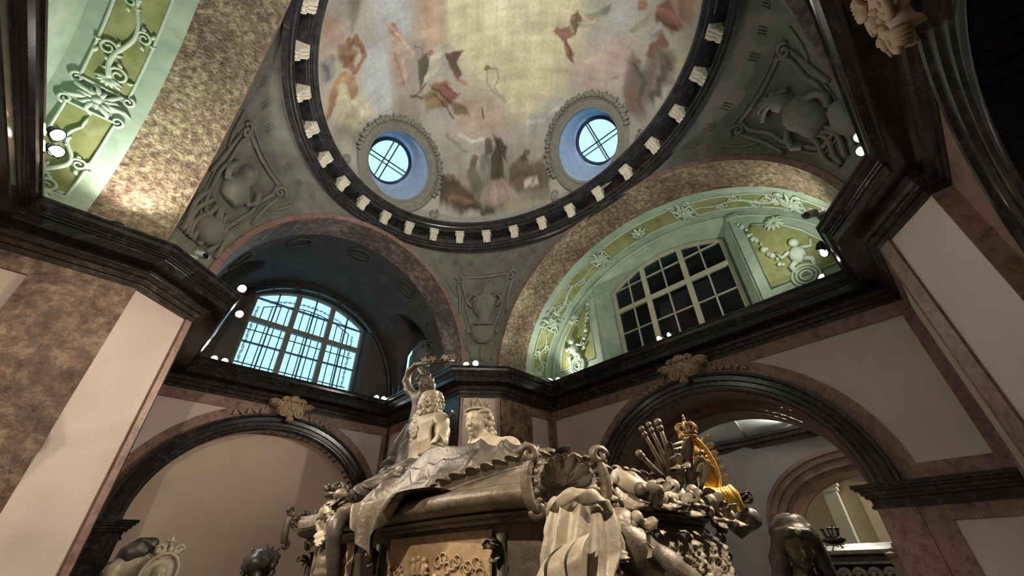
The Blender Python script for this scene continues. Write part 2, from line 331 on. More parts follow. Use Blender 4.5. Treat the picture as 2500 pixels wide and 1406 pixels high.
# north arm: barrel with side lunettes
def zN(x, y):
    zb = BN*math.sqrt(max(0, 1-((x-CX)/AXN)**2)); q = (y-2.70)/.27
    zc = .60*math.sqrt(max(0, 1-q*q)) if abs(q) < 1 else 0
    return ZT+max(zb, zc)
xs = [CX-AXN*cos(PI*i/90) for i in range(91)]; ys = [lerp(AN+.20, NY+.06, i/70) for i in range(71)]
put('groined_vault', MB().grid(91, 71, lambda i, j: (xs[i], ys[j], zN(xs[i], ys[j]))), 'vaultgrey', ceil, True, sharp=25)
wy0, wy1 = 2.52, 2.88
for x in (IW, IE):
    m = MB(); n = 60
    cols = [lerp(2.43, 2.97, i/n) for i in range(n+1)]
    def lo(y): return (1.49+.07*(1-((y-2.70)/.18)**2)) if wy0 <= y <= wy1 else ZT-.02
    for i in range(n):
        ya, yb = cols[i], cols[i+1]; mid = (ya+yb)/2
        l = lo(mid)
        m.poly([(x, ya, l if l < 1.2 else lo(min(max(ya, wy0), wy1))), (x, yb, l if l < 1.2 else lo(min(max(yb, wy0), wy1))), (x, yb, max(zN(x, yb), 1.12)), (x, ya, max(zN(x, ya), 1.12))])
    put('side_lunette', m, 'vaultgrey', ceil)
# lunette walls with window openings
def lunette(f, d, c, half, vz, w0, w1, zb, top, n=80):
    m = MB(); cs = sorted(set([lerp(c-half, c+half, i/n) for i in range(n+1)]+[w0, w1]))
    for a, b in zip(cs, cs[1:]):
        lo = (lambda u: top(u)) if (a >= w0-1e-6 and b <= w1+1e-6) else (lambda u: zb)
        m.poly([f(a, lo(a), d), f(b, lo(b), d), f(b, vz(b)+.004, d), f(a, vz(a)+.004, d)])
    return m
vzE = lambda y: ZT+BE*math.sqrt(max(0, 1-((y-CY)/AXE)**2)); vzN = lambda x: ZT+BN*math.sqrt(max(0, 1-((x-CX)/AXN)**2))
topE = lambda y: 1.80+.105*(1-((y-CY)/.52)**2); topN = lambda x: 1.745+.145*(1-((x-CX-.01)/.45)**2)
LX = AE+LE
put('lunette_field', lunette(lambda u, z, d: (LX, u, z), 0, CY, AXE, vzE, CY-.52, CY+.52, 1.10, topE), 'green', ceil)
put('lunette_field', lunette(lambda u, z, d: (AW-LE, u, z), 0, CY, AXE, vzE, 5, 6, 1.10, topE), 'green', ceil)
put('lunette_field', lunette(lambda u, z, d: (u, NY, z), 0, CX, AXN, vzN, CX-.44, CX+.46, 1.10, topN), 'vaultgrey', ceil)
# splayed reveals of the two lunette windows
def reveal(f, w0, w1, top, d0, q0, q1, qtop, d1, zb, zq, n=40):
    A = [(w0, zb)]+[(lerp(w0, w1, i/n), top(lerp(w0, w1, i/n))) for i in range(n+1)]+[(w1, zb)]
    B = [(q0, zq)]+[(lerp(q0, q1, i/n), qtop(lerp(q0, q1, i/n))) for i in range(n+1)]+[(q1, zq)]
    m = MB().grid(len(A), 2, lambda i, j: f(*(A if j == 0 else B)[i], (d0, d1)[j]))
    m.poly([f(w0, zb, d0), f(w1, zb, d0), f(q1, zq, d1), f(q0, zq, d1)]); return m
qtE = lambda y: 1.75+.13*(1-((y-CY)/.435)**2)
put('window_reveal', reveal(lambda u, z, d: (LX+d, u, z), CY-.52, CY+.52, topE, 0, CY-.44, CY+.44, qtE, .14, 1.10, 1.18), 'green', ceil, True, sharp=40)
put('window_reveal', reveal(lambda u, z, d: (u, NY+d, z), CX-.44, CX+.46, topN, 0, CX-.425, CX+.445, topN, .13, 1.10, 1.155), 'vaultgrey', ceil, True, sharp=40)
put('lunette_ring', archivolt(lambda u, z, d: (u, NY-d, z), CX, AXN-.055, ZT, BN-.055, [(0, 0), (0, .02), (.012, .03), (.02, .03), (.026, .018), (.034, .018), (.04, .008), (.05, .004)]), 'ringgrey', ceil, True, sharp=35)
# near-black boxes added behind the east window and north side lunettes to block the sky
put('sky_blocker', MB().box((LX+.17, .2, 1.0), (LX+.42, 1.65, 2.05)), 'void', ceil)
put('sky_blocker', MB().box((IE+.09, 2.40, 1.05), (IE+.5, 2.98, 1.9)), 'void', ceil)
put('sky_blocker', MB().box((IW-.09, 2.40, 1.05), (IW-.5, 2.98, 1.9)), 'void', ceil)
# borders of the great arches
for f, c, a, b in ((lambda u, z, d: (u, AN-d, z), CX, AXN, BN), (lambda u, z, d: (u, AS+d, z), CX, AXN, BN), (lambda u, z, d: (AE-d, u, z), CY, AXE, BE), (lambda u, z, d: (AW+d, u, z), CY, AXE, BE)):
    put('arch_border', archivolt(f, c, a, ZT, b, [(0, 0), (0, .004), (.03, .006), (.036, 0)]), 'pink', ceil, True, sharp=30)
# pendentives
WT = .70711
def pend(sx, sy):
    X = AE if sx > 0 else AW; Y = AN if sy > 0 else AS
    def f(s, t, h=0):
        def g(s, t):
            an = t*PI/2; ca, sa = cos(an), sin(an)
            A = Vector((CX+sx*(AXN+.034)*ca, Y, ZT+(BN+.034)*sa)); B = Vector((X, CY+sy*(AXE+.034)*ca, ZT+(BE+.034)*sa))
            M_ = (A+B)/2; K = M_.lerp(Vector((X, Y, M_.z)), sa**1.1)
            w0, w1, w2 = (1-s)**2, 2*s*(1-s)*WT, s*s
            return (A*w0+K*w1+B*w2)/(w0+w1+w2)
        p = g(s, t)
        if h:
            e = 1e-3; n = (g(min(1, s+e), t)-g(max(0, s-e), t)).cross(g(s, min(1, t+e))-g(s, max(0, t-e)))
            if n.length > 1e-12:
                n.normalize()
                if n.dot(Vector((CX, CY, p.z-.5))-p) < 0: n = -n
                p = p+n*h
        return p
    return f
PEN = {k: pend(*k) for k in ((1, 1), (-1, 1), (1, -1), (-1, -1))}
for k, f in PEN.items():
    put('pendentive', MB().grid(41, 61, lambda i, j: f(i/40, j/60)), 'greygreen', ceil, True)
# ring cornice
RA, RB, RZ = .963, 1.20, 1.955
def ring(prof, n=160):
    return MB().grid(n, len(prof), lambda i, j: (CX+(RA-prof[j][0])*cos(2*PI*i/n), CY+(RB-prof[j][0])*sin(2*PI*i/n), prof[j][1]), cu=True)
t2 = root('trim_2', (CX, CY, RZ), kind='structure')
put('ring_architrave', ring([(-.02, 1.94), (.004, 1.945), (.004, 1.960), (.016, 1.963), (.016, 1.978), (.026, 1.982), (.026, 1.990), (.012, 1.994)]), 'ringgrey', t2, True, sharp=30)
put('ring_frieze', ring([(.012, 1.994), (.012, 2.062)]), 'dark', t2, True)
put('ring_cornice', ring([(.012, 2.062), (.058, 2.064), (.058, 2.078), (.066, 2.080), (.066, 2.088), (.074, 2.091), (.078, 2.098), (.086, 2.100), (.086, 2.108), (.096, 2.112), (.1, 2.120), (.1, 2.126), (.05, 2.134)]), 'ringgrey', t2, True, sharp=30)
def corbel_mesh():
    m = MB(); w = .026
    side = [(0, 0), (.012, -.004), (.02, -.002), (.028, .006), (.026, .016), (.03, .026), (.042, .036), (.052, .044), (.056, .054), (.052, .064), (.044, .068), (0, .068)]
    m.prism([(-w, p[0], p[1]) for p in side], (2*w, 0, 0))
    for s in (-.018, 0, .018): m.tube([(s, p[0]+.002, p[1]) for p in side[1:-1]], .0062, 6)
    for s in (-1, 1):
        m.tube([(s*(w+.004), .040+.013*(1-a/9)*cos(a*.9), .052+.013*(1-a/9)*sin(a*.9)) for a in range(9)], .004, 5)
    m.ball((0, .022, -.006), (.014, .010, .010), 8, 5); m.box((-w-.006, 0, .066), (w+.006, .06, .073))
    return m
cm = corbel_mesh(); NC = 32; cme = None
for i in range(NC):
    a = math.radians(90.5 - 360/NC*i)
    px, py = CX+(RA-.012)*cos(a), CY+(RB-.012)*sin(a)
    n = Vector((-cos(a)/RA, -sin(a)/RB)).normalized(); rz = math.atan2(n.y, n.x)-PI/2
    if cme is None:
        cme = bpy.data.meshes.new('corbel'); cme.from_pydata([(v[0]*SC, v[1]*SC, v[2]*SC) for v in cm.v], [], cm.f); cme.materials.append(MT['corbel'])
        cme.polygons.foreach_set('use_smooth', [True]*len(cme.polygons)); cme.set_sharp_from_angle(angle=math.radians(35))
    o = bpy.data.objects.new('corbel', cme); COL.objects.link(o); o.parent = t2; o.location = W((px, py, 1.992))-t2.location; o.rotation_euler = (0, 0, rz)
# adjoining room seen through the east arch
# painted figures of the dome: (colour, softness, outline in dome plan coordinates, stroke width or 0)
FRESCO = [
 ((214, 212, 170), 0.1, [(-0.565, -0.043), (0.134, -0.584), (0.539, -0.244), (0.711, 0.015), (0.669, 0.278), (0.349, 0.362), (-0.012, 0.347), (-0.285, 0.255)], 0),
 ((222, 221, 186), 0.1, [(-0.324, -0.192), (-0.04, -0.415), (0.252, -0.136), (0.22, 0.088), (-0.038, 0.044)], 0),
 ((176, 188, 198), 0.04, [(-0.632, 0.525), (-0.528, 0.449), (-0.433, 0.539), (-0.262, 0.731), (-0.192, 0.764), (-0.357, 0.818), (-0.481, 0.734)], 0),
 ((178, 189, 198), 0.05, [(-0.777, 0.216), (-0.576, 0.148), (-0.411, 0.366), (-0.542, 0.468), (-0.644, 0.395)], 0),
 ((178, 185, 190), 0.08, [(0.593, -0.323), (0.466, -0.531), (0.472, -0.625), (0.588, -0.59), (0.663, -0.456)], 0),
 ((172, 180, 188), 0.07, [(0.659, 0.35), (0.661, 0.01), (0.757, -0.017), (0.79, 0.152), (0.748, 0.307)], 0),
 ((192, 174, 166), 0.06, [(0.58, -0.184), (0.575, -0.464), (0.656, -0.549), (0.787, -0.418), (0.816, -0.219), (0.701, -0.126)], 0),
 ((188, 160, 134), 0.03, [(-0.58, 0.104), (-0.426, 0.023), (-0.167, 0.298), (-0.242, 0.386), (-0.362, 0.375)], 0),
 ((188, 168, 152), 0.06, [(0.118, 0.521), (0.34, 0.354), (0.643, 0.397), (0.706, 0.517), (0.476, 0.649), (0.262, 0.621)], 0),
 ((168, 165, 156), 0.06, [(0.171, 0.787), (0.452, 0.541), (0.804, 0.164), (0.902, 0.274), (0.785, 0.549), (0.402, 0.833)], 0),
 ((162, 150, 142), 0.05, [(-0.292, 0.676), (-0.193, 0.609), (-0.01, 0.666), (-0.034, 0.744), (-0.198, 0.765)], 0),
 ((150, 150, 142), 0.05, [(-0.985, 0.14), (-0.842, 0.187), (-0.734, 0.446), (-0.872, 0.391)], 0),
 ((122, 116, 104), 0.02, [(-0.876, 0.225), (-0.803, 0.24), (-0.749, 0.371), (-0.744, 0.442), (-0.8, 0.372)], 0),
 ((166, 134, 118), 0.04, [(-0.925, 0.332), (-0.832, 0.378), (-0.762, 0.488), (-0.842, 0.501)], 0),
 ((205, 200, 168), 0.025, [(-0.681, 0.654), (-0.568, 0.696), (-0.447, 0.728), (-0.351, 0.785), (-0.432, 0.834), (-0.55, 0.8), (-0.643, 0.73)], 0),
 ((190, 186, 158), 0.02, [(-0.594, 0.739), (-0.473, 0.762), (-0.404, 0.812), (-0.504, 0.81)], 0),
 ((112, 112, 92), 0.03, [(-0.579, 0.79), (-0.41, 0.858), (-0.372, 0.895), (-0.521, 0.838)], 0),
 ((120, 122, 126), 0.02, [(-0.824, 0.529), (-0.758, 0.547), (-0.719, 0.624), (-0.763, 0.619)], 0),
 ((152, 112, 80), 0.012, [(-0.781, 0.496), (-0.722, 0.489), (-0.655, 0.536), (-0.656, 0.576), (-0.711, 0.568)], 0),
 ((120, 84, 60), 0.012, [(-0.745, 0.537), (-0.668, 0.551), (-0.643, 0.576), (-0.696, 0.579)], 0),
 ((150, 104, 72), 0.006, [(-0.713, 0.504), (-0.71, 0.463), (-0.659, 0.502), (-0.605, 0.544), (-0.611, 0.621), (-0.683, 0.574)], 0.026),
 ((178, 142, 98), 0.006, [(-0.641, 0.733), (-0.683, 0.666), (-0.675, 0.629), (-0.618, 0.651), (-0.55, 0.706)], 0.036),
 ((150, 115, 82), 0.006, [(-0.683, 0.666), (-0.641, 0.733), (-0.639, 0.756)], 0.022),
 ((188, 164, 148), 0.018, [(-0.609, 0.36), (-0.51, 0.407), (-0.405, 0.442), (-0.239, 0.473), (-0.356, 0.495), (-0.485, 0.468)], 0),
 ((182, 156, 144), 0.02, [(-0.494, 0.484), (-0.319, 0.501), (-0.225, 0.605), (-0.299, 0.648), (-0.404, 0.575)], 0),
 ((186, 126, 92), 0.01, [(-0.578, 0.374), (-0.533, 0.36), (-0.414, 0.43), (-0.496, 0.426)], 0),
 ((152, 142, 136), 0.02, [(-0.386, 0.417), (-0.303, 0.356), (-0.216, 0.457), (-0.304, 0.47)], 0),
 ((90, 82, 70), 0.012, [(-0.268, 0.48), (-0.239, 0.411), (-0.131, 0.521), (-0.128, 0.608), (-0.2, 0.551)], 0),
 ((194, 194, 178), 0.01, [(-0.232, 0.381), (-0.182, 0.323), (-0.102, 0.427), (-0.107, 0.488), (-0.144, 0.582), (-0.166, 0.506)], 0),
 ((160, 165, 152), 0.012, [(-0.2, 0.327), (-0.134, 0.301), (-0.085, 0.312), (-0.14, 0.36)], 0),
 ((92, 66, 54), 0.01, [(-0.132, 0.361), (-0.088, 0.325), (-0.027, 0.282), (-0.027, 0.356), (0.07, 0.388), (0.056, 0.437), (-0.035, 0.406)], 0),
 ((198, 182, 162), 0.008, [(-0.112, 0.491), (0.006, 0.482), (0.131, 0.475), (0.101, 0.504), (-0.041, 0.518)], 0),
 ((170, 130, 105), 0.008, [(0.011, 0.433), (0.127, 0.403), (0.167, 0.417), (0.107, 0.433)], 0),
 ((132, 86, 70), 0.016, [(-0.096, 0.551), (-0.02, 0.48), (0.133, 0.485), (0.106, 0.577), (0.005, 0.609)], 0),
 ((138, 120, 84), 0.018, [(-0.112, 0.618), (-0.041, 0.534), (0.101, 0.59), (-0.012, 0.676)], 0),
 ((128, 108, 74), 0.014, [(0.07, 0.549), (0.236, 0.509), (0.297, 0.534), (0.183, 0.586)], 0),
 ((104, 84, 66), 0.006, [(-0.182, 0.655), (-0.102, 0.628)], 0.014),
 ((110, 90, 70), 0.006, [(0.101, 0.59), (0.197, 0.609)], 0.012),
 ((170, 165, 166), 0.03, [(0.004, 0.659), (0.111, 0.6), (0.186, 0.653), (0.066, 0.702)], 0),
 ((98, 88, 76), 0.006, [(0.339, 0.453), (0.38, 0.474)], 0.016),
 ((156, 160, 148), 0.006, [(0.179, 0.271), (0.247, 0.212), (0.307, 0.259), (0.316, 0.307), (0.407, 0.307), (0.447, 0.31)], 0.012),
 ((160, 164, 152), 0.006, [(0.201, 0.267), (0.258, 0.328), (0.318, 0.325), (0.426, 0.316)], 0.012),
 ((150, 140, 120), 0.03, [(0.407, 0.798), (0.554, 0.635), (0.861, 0.292), (0.923, 0.339), (0.655, 0.723), (0.486, 0.824)], 0),
 ((78, 62, 48), 0.012, [(0.301, 0.858), (0.401, 0.801), (0.481, 0.788), (0.562, 0.759), (0.656, 0.724), (0.737, 0.663), (0.519, 0.846), (0.372, 0.902)], 0),
 ((118, 84, 66), 0.012, [(0.387, 0.878), (0.531, 0.782), (0.574, 0.777), (0.442, 0.864)], 0),
 ((112, 102, 78), 0.02, [(0.656, 0.724), (0.821, 0.533), (0.928, 0.324), (0.93, 0.351), (0.774, 0.623), (0.711, 0.69)], 0),
 ((176, 166, 128), 0.014, [(0.765, 0.614), (0.883, 0.438), (0.874, 0.472), (0.783, 0.607)], 0),
 ((112, 108, 88), 0.012, [(0.481, 0.739), (0.475, 0.691), (0.544, 0.685), (0.62, 0.685), (0.63, 0.735), (0.549, 0.757)], 0),
 ((96, 88, 72), 0.01, [(0.461, 0.678), (0.503, 0.657), (0.516, 0.686), (0.477, 0.702)], 0),
 ((118, 128, 116), 0.01, [(0.506, 0.608), (0.566, 0.577), (0.628, 0.624), (0.634, 0.689), (0.559, 0.682)], 0),
 ((92, 80, 68), 0.01, [(0.496, 0.565), (0.529, 0.527), (0.58, 0.555), (0.542, 0.598)], 0),
 ((76, 62, 52), 0.01, [(0.511, 0.493), (0.566, 0.466), (0.634, 0.468), (0.735, 0.552), (0.643, 0.646), (0.582, 0.574), (0.565, 0.517)], 0),
 ((150, 146, 126), 0.008, [(0.641, 0.509), (0.694, 0.506), (0.743, 0.542), (0.718, 0.562)], 0),
 ((168, 142, 142), 0.01, [(0.638, 0.651), (0.701, 0.571), (0.81, 0.548), (0.697, 0.678)], 0),
 ((104, 92, 76), 0.012, [(0.75, 0.558), (0.709, 0.494), (0.746, 0.379), (0.8, 0.387), (0.835, 0.299), (0.906, 0.29), (0.931, 0.321), (0.81, 0.522)], 0),
 ((84, 72, 60), 0.01, [(0.731, 0.414), (0.75, 0.374), (0.781, 0.385), (0.761, 0.425)], 0),
 ((206, 204, 188), 0.008, [(0.817, 0.453), (0.86, 0.364), (0.883, 0.371), (0.832, 0.468)], 0),
 ((142, 96, 80), 0.008, [(0.354, -0.19), (0.405, -0.284), (0.463, -0.273), (0.45, -0.221), (0.545, -0.215), (0.591, -0.176), (0.54, -0.169), (0.448, -0.198)], 0),
 ((188, 178, 158), 0.008, [(0.399, -0.326), (0.458, -0.417), (0.489, -0.407), (0.489, -0.337), (0.451, -0.311)], 0),
 ((122, 102, 82), 0.008, [(0.379, -0.302), (0.354, -0.371), (0.421, -0.354), (0.47, -0.268)], 0),
 ((120, 136, 116), 0.01, [(0.407, -0.386), (0.438, -0.45), (0.433, -0.541), (0.48, -0.48), (0.442, -0.395)], 0),
 ((136, 88, 72), 0.012, [(0.543, -0.697), (0.503, -0.774), (0.582, -0.749), (0.616, -0.75), (0.645, -0.696), (0.594, -0.662)], 0),
 ((130, 84, 68), 0.006, [(0.645, -0.653), (0.676, -0.65), (0.694, -0.592), (0.722, -0.562)], 0.03),
 ((142, 144, 116), 0.01, [(0.598, -0.529), (0.566, -0.642), (0.561, -0.666), (0.601, -0.614), (0.616, -0.54)], 0),
 ((134, 118, 88), 0.01, [(0.484, -0.641), (0.493, -0.671), (0.53, -0.658), (0.526, -0.626)], 0),
 ((142, 142, 148), 0.012, [(0.638, -0.611), (0.596, -0.694), (0.66, -0.644), (0.662, -0.604)], 0),
 ((184, 134, 94), 0.012, [(0.5, -0.828), (0.488, -0.858), (0.563, -0.805), (0.607, -0.764)], 0),
 ((142, 106, 86), 0.014, [(0.504, -0.788), (0.5, -0.828), (0.602, -0.771), (0.599, -0.745)], 0),
 ((114, 104, 94), 0.02, [(0.691, -0.497), (0.77, -0.49), (0.689, -0.605), (0.701, -0.664), (0.738, -0.659), (0.794, -0.594), (0.863, -0.476), (0.913, -0.357), (0.892, -0.313), (0.824, -0.344), (0.742, -0.439)], 0),
 ((128, 100, 92), 0.02, [(0.819, -0.367), (0.847, -0.44), (0.894, -0.38), (0.881, -0.331)], 0),
 ((202, 192, 156), 0.01, [(0.643, -0.757), (0.707, -0.704), (0.777, -0.619), (0.774, -0.608), (0.697, -0.7)], 0),
 ((206, 202, 196), 0.008, [(0.859, -0.479), (0.805, -0.584), (0.852, -0.517), (0.874, -0.467)], 0),
 ((150, 112, 84), 0.006, [(-0.714, 0.482), (-0.712, 0.494), (-0.723, 0.498), (-0.739, 0.493), (-0.751, 0.481), (-0.753, 0.47), (-0.742, 0.465), (-0.726, 0.47)], 0),
 ((168, 128, 98), 0.006, [(-0.198, 0.391), (-0.195, 0.406), (-0.207, 0.419), (-0.227, 0.422), (-0.244, 0.413), (-0.247, 0.398), (-0.235, 0.386), (-0.215, 0.382)], 0),
 ((120, 92, 72), 0.006, [(-0.068, 0.338), (-0.064, 0.352), (-0.074, 0.364), (-0.093, 0.368), (-0.108, 0.362), (-0.112, 0.348), (-0.102, 0.336), (-0.083, 0.332)], 0),
 ((150, 120, 92), 0.006, [(0.205, 0.242), (0.209, 0.254), (0.201, 0.267), (0.186, 0.272), (0.172, 0.268), (0.167, 0.255), (0.176, 0.243), (0.191, 0.238)], 0),
 ((110, 86, 68), 0.006, [(0.504, 0.64), (0.505, 0.652), (0.494, 0.666), (0.476, 0.674), (0.462, 0.671), (0.46, 0.659), (0.472, 0.645), (0.49, 0.638)], 0),
 ((118, 94, 76), 0.006, [(0.527, 0.52), (0.531, 0.535), (0.519, 0.551), (0.499, 0.561), (0.483, 0.557), (0.48, 0.543), (0.491, 0.526), (0.511, 0.517)], 0),
 ((122, 98, 80), 0.006, [(0.767, 0.348), (0.77, 0.36), (0.762, 0.376), (0.748, 0.387), (0.736, 0.386), (0.733, 0.373), (0.741, 0.357), (0.755, 0.347)], 0),
 ((128, 104, 84), 0.006, [(0.852, 0.26), (0.855, 0.272), (0.849, 0.289), (0.837, 0.3), (0.827, 0.299), (0.824, 0.287), (0.83, 0.271), (0.842, 0.26)], 0),
 ((150, 118, 92), 0.006, [(0.383, -0.343), (0.389, -0.332), (0.386, -0.321), (0.374, -0.314), (0.361, -0.317), (0.355, -0.327), (0.359, -0.339), (0.371, -0.345)], 0),
 ((170, 140, 112), 0.006, [(0.448, -0.41), (0.454, -0.401), (0.452, -0.389), (0.441, -0.383), (0.429, -0.385), (0.422, -0.395), (0.425, -0.406), (0.436, -0.413)], 0),
 ((160, 122, 96), 0.006, [(0.383, -0.229), (0.389, -0.219), (0.384, -0.206), (0.372, -0.2), (0.359, -0.203), (0.353, -0.214), (0.357, -0.226), (0.37, -0.232)], 0),
 ((150, 112, 86), 0.006, [(0.517, -0.665), (0.527, -0.654), (0.528, -0.64), (0.518, -0.632), (0.504, -0.634), (0.493, -0.646), (0.493, -0.659), (0.503, -0.668)], 0),
 ((140, 112, 90), 0.006, [(0.737, -0.505), (0.744, -0.495), (0.746, -0.482), (0.74, -0.474), (0.73, -0.476), (0.722, -0.486), (0.721, -0.499), (0.727, -0.507)], 0),
 ((158, 128, 100), 0.006, [(-0.523, 0.361), (-0.521, 0.372), (-0.53, 0.379), (-0.544, 0.379), (-0.555, 0.371), (-0.557, 0.361), (-0.549, 0.353), (-0.535, 0.353)], 0),
 ((150, 130, 108), 0.006, [(-0.754, 0.545), (-0.752, 0.555), (-0.762, 0.555), (-0.778, 0.547), (-0.79, 0.534), (-0.791, 0.525), (-0.781, 0.524), (-0.766, 0.532)], 0),
 ((120, 100, 80), 0.006, [(0.401, 0.805), (0.401, 0.815), (0.386, 0.828), (0.365, 0.835), (0.35, 0.833), (0.35, 0.822), (0.365, 0.81), (0.386, 0.802)], 0),
 ((112, 84, 64), 0.006, [(-0.128, 0.558), (-0.145, 0.622), (-0.16, 0.656)], 0.01),
 ((196, 182, 160), 0.006, [(0.023, 0.484), (0.116, 0.484), (0.152, 0.427)], 0.014),
 ((84, 62, 50), 0.006, [(-0.08, 0.561), (-0.001, 0.548), (0.108, 0.554)], 0.01),
 ((96, 70, 54), 0.006, [(-0.025, 0.578), (0.054, 0.584), (0.107, 0.587)], 0.01),
 ((160, 100, 80), 0.006, [(-0.052, 0.54), (0.027, 0.514), (0.111, 0.515)], 0.01),
 ((92, 76, 60), 0.006, [(0.407, 0.838), (0.499, 0.796), (0.599, 0.758)], 0.01),
 ((140, 104, 82), 0.006, [(0.425, 0.867), (0.515, 0.808), (0.585, 0.778)], 0.012),
 ((70, 56, 46), 0.006, [(0.556, 0.801), (0.663, 0.73), (0.721, 0.678)], 0.01),
 ((90, 76, 62), 0.006, [(0.76, 0.524), (0.779, 0.458), (0.826, 0.419)], 0.008),
 ((128, 110, 90), 0.006, [(0.812, 0.365), (0.854, 0.366), (0.856, 0.408)], 0.008),
 ((120, 102, 82), 0.006, [(0.515, 0.727), (0.568, 0.732), (0.586, 0.755)], 0.009),
 ((146, 152, 138), 0.006, [(0.539, 0.612), (0.592, 0.626), (0.617, 0.674)], 0.008),
 ((60, 48, 42), 0.006, [(0.554, 0.497), (0.628, 0.522), (0.676, 0.591)], 0.01),
 ((190, 166, 166), 0.006, [(0.67, 0.637), (0.706, 0.636), (0.711, 0.657)], 0.01),
 ((146, 120, 120), 0.006, [(0.715, 0.584), (0.762, 0.577), (0.786, 0.575)], 0.008),
 ((164, 116, 98), 0.006, [(0.383, -0.194), (0.423, -0.247)], 0.01),
 ((112, 70, 58), 0.006, [(0.451, -0.215), (0.521, -0.202), (0.574, -0.176)], 0.01),
 ((206, 196, 176), 0.006, [(0.418, -0.328), (0.454, -0.366), (0.464, -0.402)], 0.008),
 ((100, 82, 64), 0.006, [(0.367, -0.345), (0.423, -0.319), (0.459, -0.276)], 0.008),
 ((170, 110, 88), 0.006, [(0.548, -0.705), (0.566, -0.73), (0.606, -0.733)], 0.014),
 ((104, 66, 54), 0.006, [(0.576, -0.682), (0.612, -0.695), (0.629, -0.719)], 0.012),
 ((176, 176, 182), 0.006, [(0.643, -0.619), (0.624, -0.652), (0.604, -0.68)], 0.01),
 ((164, 166, 138), 0.006, [(0.605, -0.555), (0.587, -0.61), (0.571, -0.646)], 0.01),
 ((92, 84, 76), 0.006, [(0.746, -0.469), (0.81, -0.47), (0.87, -0.397)], 0.016),
 ((140, 128, 116), 0.006, [(0.715, -0.588), (0.77, -0.571), (0.834, -0.484)], 0.014),
 ((96, 86, 78), 0.006, [(0.728, -0.629), (0.792, -0.567), (0.856, -0.465)], 0.014),
 ((208, 182, 166), 0.006, [(-0.562, 0.374), (-0.468, 0.412), (-0.324, 0.454)], 0.012),
 ((160, 132, 120), 0.006, [(-0.443, 0.497), (-0.353, 0.56), (-0.275, 0.615)], 0.012),
 ((206, 176, 160), 0.006, [(-0.384, 0.501), (-0.3, 0.566), (-0.256, 0.609)], 0.012),
 ((124, 118, 112), 0.006, [(-0.349, 0.414), (-0.289, 0.414), (-0.248, 0.446)], 0.01),
 ((100, 100, 106), 0.006, [(-0.795, 0.556), (-0.755, 0.586), (-0.739, 0.622)], 0.012),
 ((150, 152, 158), 0.006, [(-0.786, 0.549), (-0.746, 0.583), (-0.733, 0.613)], 0.01),
 ((190, 150, 108), 0.006, [(-0.692, 0.638), (-0.666, 0.636), (-0.625, 0.654)], 0.012),
 ((120, 88, 62), 0.006, [(-0.716, 0.482), (-0.681, 0.503), (-0.628, 0.534)], 0.008),
 ((224, 220, 192), 0.006, [(-0.599, 0.719), (-0.523, 0.742), (-0.441, 0.782)], 0.016),
 ((172, 168, 142), 0.006, [(-0.583, 0.765), (-0.506, 0.792), (-0.425, 0.819)], 0.014),
 ((206, 206, 196), 0.006, [(0.294, 0.651), (0.398, 0.62), (0.468, 0.556)], 0.02),
 ((148, 144, 138), 0.006, [(0.211, 0.7), (0.297, 0.698), (0.412, 0.676)], 0.02),
 ((202, 204, 204), 0.006, [(0.652, 0.264), (0.711, 0.159), (0.715, 0.053)], 0.02),
 ((206, 190, 182), 0.006, [(0.622, -0.245), (0.651, -0.338), (0.706, -0.404)], 0.02),
 ((172, 156, 150), 0.006, [(0.705, -0.215), (0.762, -0.287), (0.761, -0.39)], 0.018),
 ((214, 208, 196), 0.006, [(0.735, -0.1), (0.795, -0.147), (0.816, -0.219)], 0.018),
]
